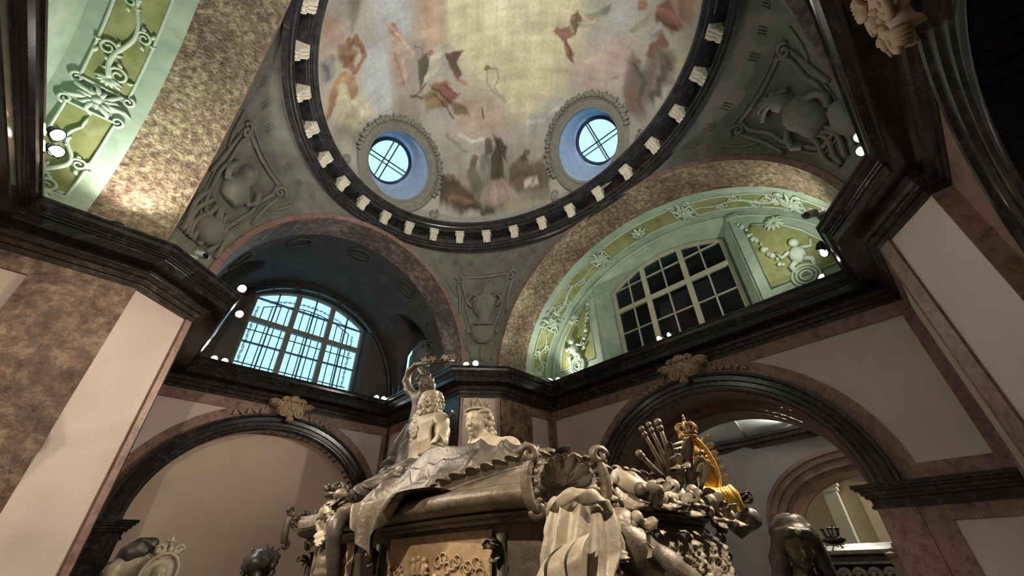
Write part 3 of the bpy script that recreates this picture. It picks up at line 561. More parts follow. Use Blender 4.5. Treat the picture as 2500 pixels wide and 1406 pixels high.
# ---------------------------------------------------------------- dome with painted figures, two round windows
DC = Vector((CX, CY, 2.12)); DR = Vector((.93, 1.15, 1.0))
def on_dome(P, n):
    """point where the line P + n t leaves the dome"""
    o = [(P[i]-DC[i])/DR[i] for i in range(3)]; d = [n[i]/DR[i] for i in range(3)]
    A = sum(x*x for x in d); B = 2*sum(x*y for x, y in zip(o, d)); C = sum(x*x for x in o)-1
    t = (-B+math.sqrt(max(0, B*B-4*A*C)))/2/A
    return Vector(P)+Vector(n)*t
OCU = [(Vector((.79, 1.94, 2.45)), Vector((-.03, .66, .75)).normalized(), .243), (Vector((1.675, .89, 2.465)), Vector((.64, .03, .765)).normalized(), .243)]
def lin(c): return tuple(((x/255)/12.92 if x/255 < .04045 else ((x/255+.055)/1.055)**2.4) for x in c)
def paint_dome():
    nt_, nv = 900, 290
    th = np.linspace(0, 2*PI, nt_, endpoint=False); ph = np.linspace(0, PI/2*.999, nv)
    T, Pz = np.meshgrid(th, ph, indexing='ij')
    X = np.cos(T)*np.cos(Pz); Y = np.sin(T)*np.cos(Pz); Z = np.sin(Pz)
    def wob(x, y, k): return (np.sin(x*k+1.3*np.sin(y*k*.7))+np.sin(y*k*1.3+2.1+np.sin(x*k*.9))+.6*np.sin((x+y)*k*2.1+1)+.5*np.sin((x-y)*k*2.7+.4))/3.1
    col = np.zeros(X.shape+(3,)); base = np.array(lin((172, 171, 160))); col[:] = base
    m1 = wob(X, Y, 7)[..., None]; m2 = wob(X+3, Y-1, 15)[..., None]; m3 = wob(X-2, Y+5, 40)[..., None]
    col *= 1+.16*m1+.07*m2; col += np.clip(m1, 0, 1)*np.array([.03, .0, -.015])
    jx = X+.006*wob(X, Y, 34)+.004*wob(X, Y, 90); jy = Y+.006*wob(Y+2, X, 31)+.004*wob(Y, X+1, 83)
    for c, soft, pts, w in FRESCO:
        p = np.array(pts); lc = np.array(lin(c))
        pad = soft*2+w; box = (jx > p[:, 0].min()-pad) & (jx < p[:, 0].max()+pad) & (jy > p[:, 1].min()-pad) & (jy < p[:, 1].max()+pad)
        if not box.any(): continue
        x = jx[box]; y = jy[box]; d = np.full(x.shape, 9.0); ins = np.zeros(x.shape, bool); n = len(p)
        for i in range(n if not w else n-1):
            a = p[i]; b = p[(i+1) % n]; e = b-a; L2 = (e@e)+1e-12
            t = np.clip(((x-a[0])*e[0]+(y-a[1])*e[1])/L2, 0, 1)
            d = np.minimum(d, np.hypot(x-a[0]-t*e[0], y-a[1]-t*e[1]))
            if not w:
                cr = (a[1] > y) != (b[1] > y)
                with np.errstate(all='ignore'): xi = (b[0]-a[0])*(y-a[1])/(b[1]-a[1]+1e-12)+a[0]
                ins ^= cr & (x < xi)
        sd = (w*.5-d) if w else np.where(ins, d, -d)
        k = np.clip(sd/soft*.5+.5, 0, 1); k = (k*k*(3-2*k))[:, None]*.93
        shade = (1+.20*m2[box]+.14*m3[box])*(1+.22*np.clip(np.sin(x*60+y*45)*.5, -1, 1)[:, None]*(1 if soft < .02 else .25))
        col[box] = col[box]*(1-k)+lc*shade*k
    low = np.clip((.13-Z)/.03, 0, 1)[..., None]; col = col*(1-low)+np.array(lin((150, 151, 147)))*(1+.1*m2)*low
    # plan ring stays plain plaster just above the cornice
    g_ = col.mean(-1, keepdims=True); col = g_+(col-g_)*.78
    V = np.stack([CX+DR[0]*X, CY+DR[1]*Y, DC[2]+DR[2]*Z], -1).reshape(-1, 3)
    idx = np.arange(nt_*nv).reshape(nt_, nv); a = idx[:, :-1]; b = np.roll(idx, -1, 0)[:, :-1]; c_ = np.roll(idx, -1, 0)[:, 1:]; d_ = idx[:, 1:]
    F = np.stack([a, b, c_, d_], -1).reshape(-1, 4)
    keep = np.ones(len(F), bool); cen = V[F].mean(1)
    for P, n, r in OCU:
        q = cen-np.array(P); ax = q@np.array(n); rad = np.linalg.norm(q-ax[:, None]*np.array(n), axis=1); keep &= ~((rad < r) & (np.abs(ax) < .5))
    F = F[keep]
    VW_ = V*SC; VW_[:, 2] += EYE; b0 = np.array(W((CX, CY, DC[2])))
    me = bpy.data.meshes.new('painted_dome'); me.vertices.add(len(V)); me.vertices.foreach_set('co', (VW_-b0).ravel())
    me.loops.add(F.size); me.loops.foreach_set('vertex_index', F.ravel()); me.polygons.add(len(F))
    me.polygons.foreach_set('loop_start', np.arange(0, F.size, 4)); me.polygons.foreach_set('loop_total', np.full(len(F), 4)); me.polygons.foreach_set('use_smooth', np.ones(len(F), bool))
    me.update(calc_edges=True); me.validate()
    at = me.color_attributes.new('paint', 'FLOAT_COLOR', 'POINT')
    at.data.foreach_set('color', np.concatenate([np.clip(col, 0, 1).reshape(-1, 3), np.ones((len(V), 1))], 1).astype(np.float32).ravel())
    m, N, L, bs = new_mat('fresco'); ca = N.new('ShaderNodeVertexColor'); ca.layer_name = 'paint'
    tcn = N.new('ShaderNodeNewGeometry'); nz = N.new('ShaderNodeTexNoise'); nz.inputs['Scale'].default_value = 14; nz.inputs['Detail'].default_value = 9; nz.inputs['Roughness'].default_value = .7
    L.new(tcn.outputs['Position'], nz.inputs['Vector']); r = ramp(N, [(.32, (.84, .83, .82)), (.66, (1.10, 1.10, 1.09))]); L.new(nz.outputs['Fac'], r.inputs[0])
    mx = N.new('ShaderNodeMix'); mx.data_type = 'RGBA'; mx.blend_type = 'MULTIPLY'; mx.inputs[0].default_value = 1
    L.new(ca.outputs[0], mx.inputs[6]); L.new(r.outputs[0], mx.inputs[7]); L.new(mx.outputs[2], bs.inputs['Base Color']); bs.inputs['Roughness'].default_value = .85
    me.materials.append(m)
    o = bpy.data.objects.new('painted_dome', me); COL.objects.link(o); o.parent = ceil; o.location = Vector(b0)-ceil.location
paint_dome()
MT['ocframe'] = noisy('grey_olive_frame_stucco', [(.3, (.17, .17, .145)), (.7, (.25, .25, .215))], 9, 8, .8, .15, 30)
for k, (P, n, r) in enumerate(OCU):
    e1 = n.cross(uz).normalized(); e2 = e1.cross(n).normalized()
    def rimp(a, rr, h=0, n=n, P=P, e1=e1, e2=e2):
        p = on_dome(P+(e1*cos(a)+e2*sin(a))*rr, n)
        nr = Vector(((p.x-DC.x)/DR.x**2, (p.y-DC.y)/DR.y**2, (p.z-DC.z)/DR.z**2)).normalized()
        return p-nr*h
    w = root(f'window_{k+3}', tuple(P), kind='structure'); NA = 72
    DEP = .30; rb = .175
    prof = [(r+.004, .0), (r+.004, -.02), (r-.012, -.05), (r-.022, -.10), (rb+.03, -.24), (rb+.02, -.26), (rb+.004, -.27), (rb, -.31)]
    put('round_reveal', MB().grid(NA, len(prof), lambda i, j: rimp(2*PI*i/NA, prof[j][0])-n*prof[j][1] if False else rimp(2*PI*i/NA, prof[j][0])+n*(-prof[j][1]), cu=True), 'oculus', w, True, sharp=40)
    back = P+n*(DEP+.02)
    put('round_frame', MB().tube([back+(e1*cos(2*PI*i/NA)+e2*sin(2*PI*i/NA))*(rb-.004) for i in range(NA)], .014, 8, closed=True), 'iron', w, True)
    for q, u, hh in ((e1, e2, .0055), (e2, e1, .0055)):
        put('glazing_bar', MB().tube([back-q*rb, back+q*rb], hh, 6), 'iron', w)
        put('outer_bar', MB().tube([back-q*rb+n*.05-u*.03, back+q*rb+n*.05-u*.03], .006, 6), 'frame_n', w)
    for s1 in (-1, 1):
        for s2 in (-1, 1):
            pts = [back]+[back+(e1*s1*cos(a*PI/2/8)+e2*s2*sin(a*PI/2/8))*(rb-.008) for a in range(9)]
            put('pane', MB().poly(pts), 'glass', w)
    # moulded frame with shell crest, lying on the dome
    fr = [(r-.004, .0), (r-.004, .012), (r+.012, .016), (r+.016, .010), (r+.05, .012), (r+.056, .02), (r+.07, .018), (r+.078, .0)]
    put('frame_moulding', MB().grid(NA, len(fr), lambda i, j: rimp(2*PI*i/NA, fr[j][0], fr[j][1]), cu=True), 'ocframe', w, True, sharp=40)
    m = MB()
    for q in range(47):                        # leafy crest over the upper half
        a = lerp(-.18, PI+.18, q/46); hh = (.012, .016, .011, .020)[q % 4]
        pts = [rimp(a+.02*sin(q), r+.07+hh*t*2, .012+.018*sin(PI*t)) for t in (0, .25, .5, .75, 1)]
        m.tube(pts, [.012, .0155, .016, .013, .008], 7)
    put('leaf_crest', m, 'ocframe', w, True, kind='stuff')
    for s in (-1, 1):                          # volutes at the foot
        a0 = -PI/2+s*1.02
        pts = [rimp(-PI/2+s*(.62+.055*t), r+.085+.0*t+.012*t, .014) for t in range(0, 9)]
        c = rimp(a0+s*.10, r+.145); ex = (rimp(a0+s*.2, r+.145)-c).normalized(); ey = (rimp(a0+s*.10, r+.2)-c).normalized()
        sp = [c+(ex*s*cos(t*.55)+ey*sin(t*.55))*(.048*(1-t/16)) for t in range(14)]
        put('foot_volute', MB().tube(pts, [.008+.008*t/8 for t in range(9)], 6).tube(sp, .0115, 6), 'ocframe', w, True)
# ---------------------------------------------------------------- windows
def window(name, f, u0, u1, z0, zs, apex, d, lights, rows, zt, fmat, gmat, bmat, fw_=.026, mw=.032, bw=.0075):
    """f(u, z, depth); lights = mullion positions, rows = heights of the thin bars, zt = transom"""
    c, h = (u0+u1)/2, (u1-u0)/2; n = 24
    top = lambda u: zs+(apex-zs)*(1-((u-c)/h)**2)
    w = root(name, f(c, z0, d), kind='structure')
    def outline(g):
        return [f_(u0+g, z0+g) for f_ in (lambda a, b: (a, b),)]+[(lerp(u0+g, u1-g, i/n), top(lerp(u0+g, u1-g, i/n))-g) for i in range(n+1)]+[(u1-g, z0+g)]
    O, I = outline(0), outline(fw_); m = MB(); k = len(O)
    m.grid(k, 4, lambda i, j: f(*((O, I, I, O)[j])[i], (d-.012, d-.012, d+.02, d+.02)[j]), cu=True, cv=True)
    put('outer_frame', m, fmat, w)
    def bar(nm, a0, a1, b0, b1, dd=.012, mat=fmat): put(nm, MB().prism([f(a0, b0, d-dd), f(a1, b0, d-dd), f(a1, b1, d-dd), f(a0, b1, d-dd)], Vector(f(a0, b0, d+.018))-Vector(f(a0, b0, d-dd))), mat, w)
    for x in lights:
        bar('mullion', x-mw/2, x+mw/2, z0+.01, top(x)-.01, .016)
    bar('transom', u0+.01, u1-.01, zt-mw/2, zt+mw/2, .014)
    us = [u0+fw_]+[x for x in lights]+[u1-fw_]; zz = [z0+fw_]+sorted(rows+[zt])+[9]
    for a, b in zip(us, us[1:]):
        mid = (a+b)/2
        bar('glazing_bar', mid-bw/2, mid+bw/2, z0+.01, top(mid)-.01, .006, bmat)
        for r in rows:
            uu = [x for x in (lerp(a, b, i/20) for i in range(21)) if top(x)-fw_*.5 > r]
            if len(uu) > 2: bar('glazing_bar', uu[0], uu[-1], r-bw/2, r+bw/2, .006, bmat)
        for p, q in ((a, mid), (mid, b)):
            for l0, l1 in zip(zz, zz[1:]):
                pts = [(lerp(p, q, i/6), min(l1, top(lerp(p, q, i/6))-.01)) for i in range(7)]
                pts = [(x, max(z, l0)) for x, z in pts]
                if max(z for _, z in pts)-l0 < .012: continue
                put('pane', MB().poly([f(p, l0, d+.004), f(q, l0, d+.004)]+[f(x, z, d+.004) for x, z in reversed(pts)]), gmat, w)
    return w, top
fN = lambda u, z, d: (u, NY+d, z); fE = lambda u, z, d: (LX+d, u, z)
wn, topw = window('window_1', fN, CX-.427, CX+.447, 1.152, 1.748, 1.893, .115, [.69, .97], [1.366, 1.726], 1.543, 'frame_n', 'glass', 'iron', .022, .036)
window('window_2', fE, CY-.437, CY+.437, 1.188, 1.75, 1.878, .125, [.765, 1.065], [1.382, 1.750], 1.570, 'frame', 'darkglass', 'frame')
window('window_5', lambda u, z, d: (IE+d, u, z), wy0, wy1, 1.16, 1.49, 1.56, .03, [2.64, 2.76], [1.30], 1.42, 'frame_n', 'darkglass', 'frame_n')
# wrought-iron grille outside the north window
gd = .20
def spiral_pts(c, ex, ey, r, turns=1.6, n=18): return [c+(ex*cos(2*PI*turns*i/n)+ey*sin(2*PI*turns*i/n))*(r*(1-.8*i/n)) for i in range(n+1)]
sc_me = None
def scroll_at(u, z, rot, mir, s):
    global sc_me
    if sc_me is None:
        m = MB(); X_, Z_ = Vector((1, 0, 0)), Vector((0, 0, 1))
        for sg in (1, -1):
            m.tube([Vector((0, 0, 0))+p for p in spiral_pts(Vector((0, 0, sg*.5)), X_, Z_*sg, .42)][::-1]+[Vector((0, 0, 0))], .075, 5)
        sc_me = bpy.data.meshes.new('grille_scroll'); sc_me.from_pydata([(v[0]*SC, v[1]*SC, v[2]*SC) for v in m.v], [], m.f); sc_me.materials.append(MT['iron'])
    o = bpy.data.objects.new('grille_scroll', sc_me); COL.objects.link(o); o.parent = wn
    o.location = W(fN(u, z, gd))-wn.location; o.rotation_euler = (0, rot, 0); o.scale = (s*mir, s, s)
gt = lambda u: topw(u)-.01
for k in range(13):
    u = lerp(CX-.335, CX+.355, k/12)
    put('grille_bar', MB().tube([fN(u, 1.20, gd), fN(u, gt(u)-.085, gd)], .0042, 6), 'iron', wn)
for z in (1.20, 1.24, 1.50): put('grille_rail', MB().tube([fN(CX-.40, z, gd), fN(CX+.42, z, gd)], .0042, 6), 'iron', wn)
put('grille_rail', MB().tube([fN(lerp(CX-.34, CX+.36, i/20), gt(lerp(CX-.34, CX+.36, i/20))-.085, gd) for i in range(21)], .0042, 6), 'iron', wn)
for sgn, u in ((1, CX-.335), (-1, CX+.355)): put('grille_rail', MB().tube([fN(u, 1.2, gd), fN(u, 1.70, gd)], .0045, 6), 'iron', wn)
for k in range(20): scroll_at(lerp(CX-.36, CX+.38, (k+.5)/20), 1.182, PI/2, (-1)**k, .020)
for k in range(11):
    for sgn, u in ((1, CX-.372), (-1, CX+.392)): scroll_at(u, lerp(1.235, 1.70, (k+.5)/11), 0, sgn*(-1)**k, .024)
for k in range(18):
    u = lerp(CX-.31, CX+.33, (k+.5)/18); sl = math.atan2(-2*.143*(u-CX-.01)/.42**2, 1)
    scroll_at(u, gt(u)-.043, PI/2-sl, (-1)**k, .022)
# ---------------------------------------------------------------- carved cartouches over the three arches
def cartouche(name, f, c, zc, label, sgn=1, garland=True):
    """f(u, z, proud)"""
    t = root(name, f(c, zc-.10, 0), label, 'cartouche', 'stone cartouches over the arches')
    g = lambda u, z, h=.0: Vector(f(c+sgn*u, zc+z, .048+h))
    OL = [(-.052, .045), (-.03, .070), (0, .078), (.03, .070), (.052, .045), (.068, .022), (.098, .018), (.134, .034), (.146, .028), (.128, .002), (.098, -.008), (.084, -.03), (.078, -.052), (.052, -.064), (.028, -.058), (.012, -.07), (0, -.088)]
    out = OL+[(-x, z) for x, z in OL[-2:4:-1]]
    cen = (0, -.002); m = MB()
    rings = [(1.0, -.03), (1.0, .004), (.94, .012), (.72, .024), (.4, .03), (.02, .032)]
    m.grid(len(out), len(rings), lambda i, j: g(cen[0]+(out[i][0]-cen[0])*rings[j][0], cen[1]+(out[i][1]-cen[1])*rings[j][0], rings[j][1]), cu=True)
    put('shield', m, 'gold_stone', t, True, sharp=50)
    for s in (-1, 1):
        for (x, z, r, st) in ((s*.050, .036, .026, 0), (s*.050, -.038, .030, 2.6), (s*.092, .010, .016, 1)):
            pts = [g(x+s*r*(1-.78*i/20)*cos(st+2*PI*1.5*i/20), z+r*(1-.78*i/20)*sin(st+2*PI*1.5*i/20), .026) for i in range(21)]
            put('volute', MB().tube(pts, [.0088*(1-.4*i/20) for i in range(21)], 7), 'gold_stone', t, True)
        put('wing_leaf', MB().tube([g(s*(.06+.088*i/8), .010+.022*sin(i/8*2.6), .014) for i in range(9)], [.014, .015, .015, .013, .012, .010, .008, .007, .004], 7), 'gold_stone', t, True)
        if garland:
            put('garland_stem', MB().tube([g(s*(.134+.012*i/6), .012-.05*(i/6)**1.3, -.030) for i in range(7)], .0035, 5), 'gold_stone', t, True)
            for k in range(5):
                an = .215+.052*k; x = s*(AA+.125)*sin(an); z = AZ+(AB+.125)*cos(an)-zc
                b = MB(); p = g(x, z, -.034); b.ball(p, .011, 8, 6)
                for q in range(3): b.ball(g(x+.010*cos(q*2.1+k), z+.010*sin(q*2.1+k), -.03), .008, 7, 5)
                put('garland_blossom', b, 'gold_stone', t, True)
    sh = MB()
    for k in range(7):
        a = lerp(-1.0, 1.0, k/6); sh.tube([g(.004*k-.012+.0, .030, .03), g(sin(a)*.03, .030+cos(a)*.03, .04), g(sin(a)*.044, .032+cos(a)*.052, .018)], [.005, .009, .005], 6)
    put('shell', sh, 'gold_stone', t, True)
    lf = MB()
    for k in range(5):
        a = lerp(-.9, .9, k/4); lf.tube([g(0, -.062, .03), g(sin(a)*.018, -.078-.008*cos(a), .034), g(sin(a)*.030, -.088-.012*cos(a), .016)], [.006, .010, .003], 6)
    put('pendant_leaf', lf, 'gold_stone', t, True)
    fc = MB(); fc.ball(g(0, -.012, .034), .017, 10, 7)
    for k in range(6): fc.ball(g(.020*cos(k*PI/3), -.012+.018*sin(k*PI/3), .030), .010, 8, 5)
    put('boss', fc, 'gold_stone', t, True)
    return t
cartouche('cartouche', mapN, CX, .922, 'tan stone cartouche over the blind arch below the bright blue window')
cartouche('cartouche', mapE, CY-.02, .922, 'tan stone cartouche with blossom garland over the wide open arch')
cartouche('cartouche', mapS, CX, .922, 'tan stone cartouche at the upper right edge under black cornice')
# ---------------------------------------------------------------- stucco on the green vaults
def field(V, t0, t1, d0, d1, n=24, h=.002): return MB().grid(n+1, 3, lambda i, j: V(lerp(t0, t1, i/n), lerp(d0, d1, j/2), h))
def edge(V, t0, t1, d0, d1, r=.0055, n=24):
    P = [V(lerp(t0, t1, i/n), d0, .004) for i in range(n+1)]+[V(lerp(t1, t0, i/n), d1, .004) for i in range(n+1)]
    return MB().tube(P, r, 6, closed=True)
def vine(V, ta, tb, dm, amp, flip=1):
    """acanthus scroll: a waving stem with curled volutes and leaf tips between angles ta and tb"""
    m = MB(); n = 30; sg = 1 if tb > ta else -1; R_ = .93
    off = lambda q: flip*amp*.62*sin(q*PI*3.0)*(1-.35*q)
    pt = lambda q, w=0, h=.006: V(lerp(ta, tb, q), dm+off(q)+w, h)
    m.tube([pt(i/n) for i in range(n+1)], [.0085*(1-.65*i/n)+.002 for i in range(n+1)], 7)
    for k, q in enumerate((.06, .26, .50, .74)):
        s = flip*(1 if k % 2 else -1); r = .034*(1-.45*q)
        t0 = lerp(ta, tb, q); d0 = dm+off(q)+s*r*.9
        pts = [V(t0+sg*r/R_*(1-.8*i/20)*sin(2*PI*1.45*i/20), d0-s*r*(1-.8*i/20)*cos(2*PI*1.45*i/20), .007) for i in range(21)]
        m.tube(pts, [.0062*(1-.45*i/20) for i in range(21)], 6)
        for j in range(5):
            a = j*1.1+k; b_ = V(t0+sg*r/R_*cos(a), d0+r*sin(a), .006); e_ = V(t0+sg*1.75*r/R_*cos(a+.35), d0+1.6*r*sin(a+.35), .003)
            m.tube([b_, (Vector(b_)+Vector(e_))/2+Vector((0, 0, -.004)), e_], [.0045, .0075, .0015], 6)
    for j in range(7):
        a = lerp(-1.3, 1.3, j/6); m.tube([pt(0, 0, .006), V(ta-sg*.022*cos(a), dm+off(0)+.024*sin(a), .010), V(ta-sg*.045*cos(a)*.8, dm+off(0)+.044*sin(a), .003)], [.005, .009, .002], 6)
    m.tube([pt(1), V(tb+sg*.03, dm+off(1), .005), V(tb+sg*.06, dm, .003)], [.004, .006, .0015], 6)
    return m
def rosette(V, tm, dm, r):
    m = MB(); m.ball(V(tm, dm, .012), .020, 10, 6)
    for k in range(8):
        a = k*PI/4; m.tube([V(tm+.016*cos(a), dm+.018*sin(a), .010), V(tm+.034*cos(a)*r, dm+.036*sin(a)*r, .016), V(tm+.055*cos(a)*r, dm+.056*sin(a)*r, .004)], [.008, .012, .003], 6)
    return m
def clasp(V, tm, dm, ln=.10):
    """shell between two fields, leaves curling to all sides"""
    m = MB(); m.ball(V(tm, dm, .008), .018, 10, 7)
    for j in range(14):
        a = 2*PI*j/14; L1 = .052 if j % 2 else .080; L1 *= 1+.35*abs(sin(a))
        q = lambda r, w=0, h=.008: V(tm+r*cos(a+w)/.93*.75, dm+r*sin(a+w), h)
        m.tube([q(.014), q(L1*.45, .12, .012), q(L1*.8, .22, .010), q(L1, .10 if j % 3 else .5, .003)], [.006, .0105, .008, .002], 6)
    for s in (-1, 1):
        for u in (-1, 1):
            r = .022; t0 = tm+u*.052; d0 = dm+s*.078
            m.tube([V(t0+u*r*(1-.8*i/18)*cos(2*PI*1.3*i/18), d0+s*r*(1-.8*i/18)*sin(2*PI*1.3*i/18), .007) for i in range(19)], [.0062*(1-.4*i/18) for i in range(19)], 6)
    return m
for V in (VE, VW):
    dm = .40; cuts = [.10, .52, .64, 1.18, 1.30, 1.84, 1.96, 2.50, 2.62, 3.04]
    for k in range(5):
        a, b = cuts[2*k], cuts[2*k+1]
        put('olive_field', field(V, a, b, dm-.068, dm+.068), 'olive', ceil, True)
        put('field_moulding', edge(V, a, b, dm-.074, dm+.074), 'greenrelief', ceil, True)
        if k in (0, 4): put('stucco_scroll', vine(V, a+.0 if k == 0 else b, a+.34 if k == 0 else b-.34, dm, .05, 1 if k == 0 else -1), 'greenrelief', ceil, True)
        elif k != 2: put('stucco_scroll', vine(V, a+.05 if k == 1 else b-.05, b-.05 if k == 1 else a+.05, dm, .034), 'greenrelief', ceil, True)
        else: put('stucco_rosette', rosette(V, PI/2, dm, 1.0), 'greenrelief', ceil, True)
    for tm in (.58, 1.24, 1.90, 2.56): put('stucco_clasp', clasp(V, tm, dm), 'greenrelief', ceil, True)
# lunette panels beside the east window
LM = lambda u, z, h=0: (LX-.002-h, u, z)
def lun_panel(s):
    c = CY+s*.74; out = [(c-s*.15, 1.22), (c-s*.15, 1.62), (c-s*.10, 1.66), (c+s*.02, 1.58), (c+s*.10, 1.48), (c+s*.16, 1.36), (c+s*.18, 1.22)]
    put('olive_field', MB().poly([LM(u, z, .002) for u, z in out]), 'olive', ceil)
    put('field_moulding', MB().tube([LM(u, z, .006) for u, z in out], .007, 6, closed=True), 'greenrelief', ceil, True)
    for r, g in ((.062, .008), (.045, .006), (.026, .006)):
        put('stucco_wheel', MB().tube([LM(c+s*.02+r*cos(2*PI*i/28), 1.215+r*sin(2*PI*i/28), .008) for i in range(28)], g, 6, closed=True), 'greenrelief', ceil, True)
    m = MB(); cc = c+s*.03                                        # seated child above the wheel
    m.ball(LM(cc, 1.345, .014), (.02, .040, .052), 10, 7); m.ball(LM(cc+s*.01, 1.42, .016), .026, 10, 7)
    for q in (-1, 1):
        m.tube([LM(cc+q*.03, 1.38, .014), LM(cc+q*.07, 1.36, .016), LM(cc+q*.085, 1.41, .012)], [.013, .011, .008], 6)
        m.tube([LM(cc+q*.018, 1.31, .014), LM(cc+q*.05, 1.285, .018), LM(cc+q*.045, 1.245, .012)], [.018, .015, .009], 6)
    put('stucco_child', m, 'greenrelief', ceil, True)
    m = MB()
    for k in range(9):
        q = k/8; m.ball(LM(c-s*(.165-.10*q), 1.70-.36*q+.02*sin(k*2), .010), .013+.004*(k % 2), 8, 5); m.ball(LM(c-s*(.150-.10*q), 1.685-.36*q, .010), .010, 7, 5)
    put('stucco_garland', m, 'greenrelief', ceil, True)
    m = MB()
    for k in range(10): a = k*.63; m.tube([LM(c+s*.0, 1.60, .010), LM(c+.03*cos(a), 1.60+.03*sin(a), .016), LM(c+.055*cos(a), 1.60+.05*sin(a), .004)], [.008, .011, .003], 6)
    put('stucco_leaf', m, 'greenrelief', ceil, True)
for s in (-1, 1): lun_panel(s)
for s in (-1, 1):                                                 # thin piers beside the window
    put('window_pilaster', MB().box((LX-.012, CY+s*.535, 1.12), (LX+.0, CY+s*.585, 1.775)), 'green', ceil)
    put('pilaster_cap', MB().box((LX-.02, CY+s*.525, 1.765), (LX+.0, CY+s*.595, 1.785)).box((LX-.014, CY+s*.53, 1.785), (LX, CY+s*.59, 1.80)), 'green', ceil)
put('lunette_line', MB().tube([LM(CY+(AXE-.03)*cos(a), ZT+(BE-.03)*sin(a), .0) for a in [lerp(.1, PI-.1, i/60) for i in range(61)]], .006, 6), 'greenrelief', ceil, True)
# ---------------------------------------------------------------- grey stucco reliefs on the pendentives
def pmap(k):
    f = PEN[k]
    def g(u, v, h=0):
        t = math.asin(min(.999, max(.001, (v-ZT)/(.5*(BN+BE)+.034))))/(PI/2)
        a, b = f(0, t), f(1, t); ln = max(.05, (a-b).length*1.08)
        return f(min(1, max(0, .5+u/ln)), t, h)
    return g
def bulge(g, u0, prof, depth, n=12, h0=.0):
    """rounded body: prof = (height, half width)"""
    pm = max(p[1] for p in prof); prof = [(prof[0][0]-.004, pm*.02), (prof[0][0]-.003, prof[0][1]*.6)]+list(prof)+[(prof[-1][0]+.003, prof[-1][1]*.6), (prof[-1][0]+.004, pm*.02)]
    return MB().grid(n+1, len(prof), lambda i, j: g(u0+prof[j][1]*(-cos(PI*i/n)), prof[j][0], h0+depth*(prof[j][1]/max(p[1] for p in prof))**.5*sin(PI*i/n)))
def line(g, pts, r, h=.006, closed=False, n=6): return MB().tube([g(u, v, h) for u, v in pts], r, n, closed=closed)
def dense(pts, k=5, closed=False):
    out = []; m = len(pts)
    for i in range(m if closed else m-1):
        a, b = pts[i], pts[(i+1) % m]; out += [(lerp(a[0], b[0], q/k), lerp(a[1], b[1], q/k)) for q in range(k)]
    return out if closed else out+[pts[-1]]
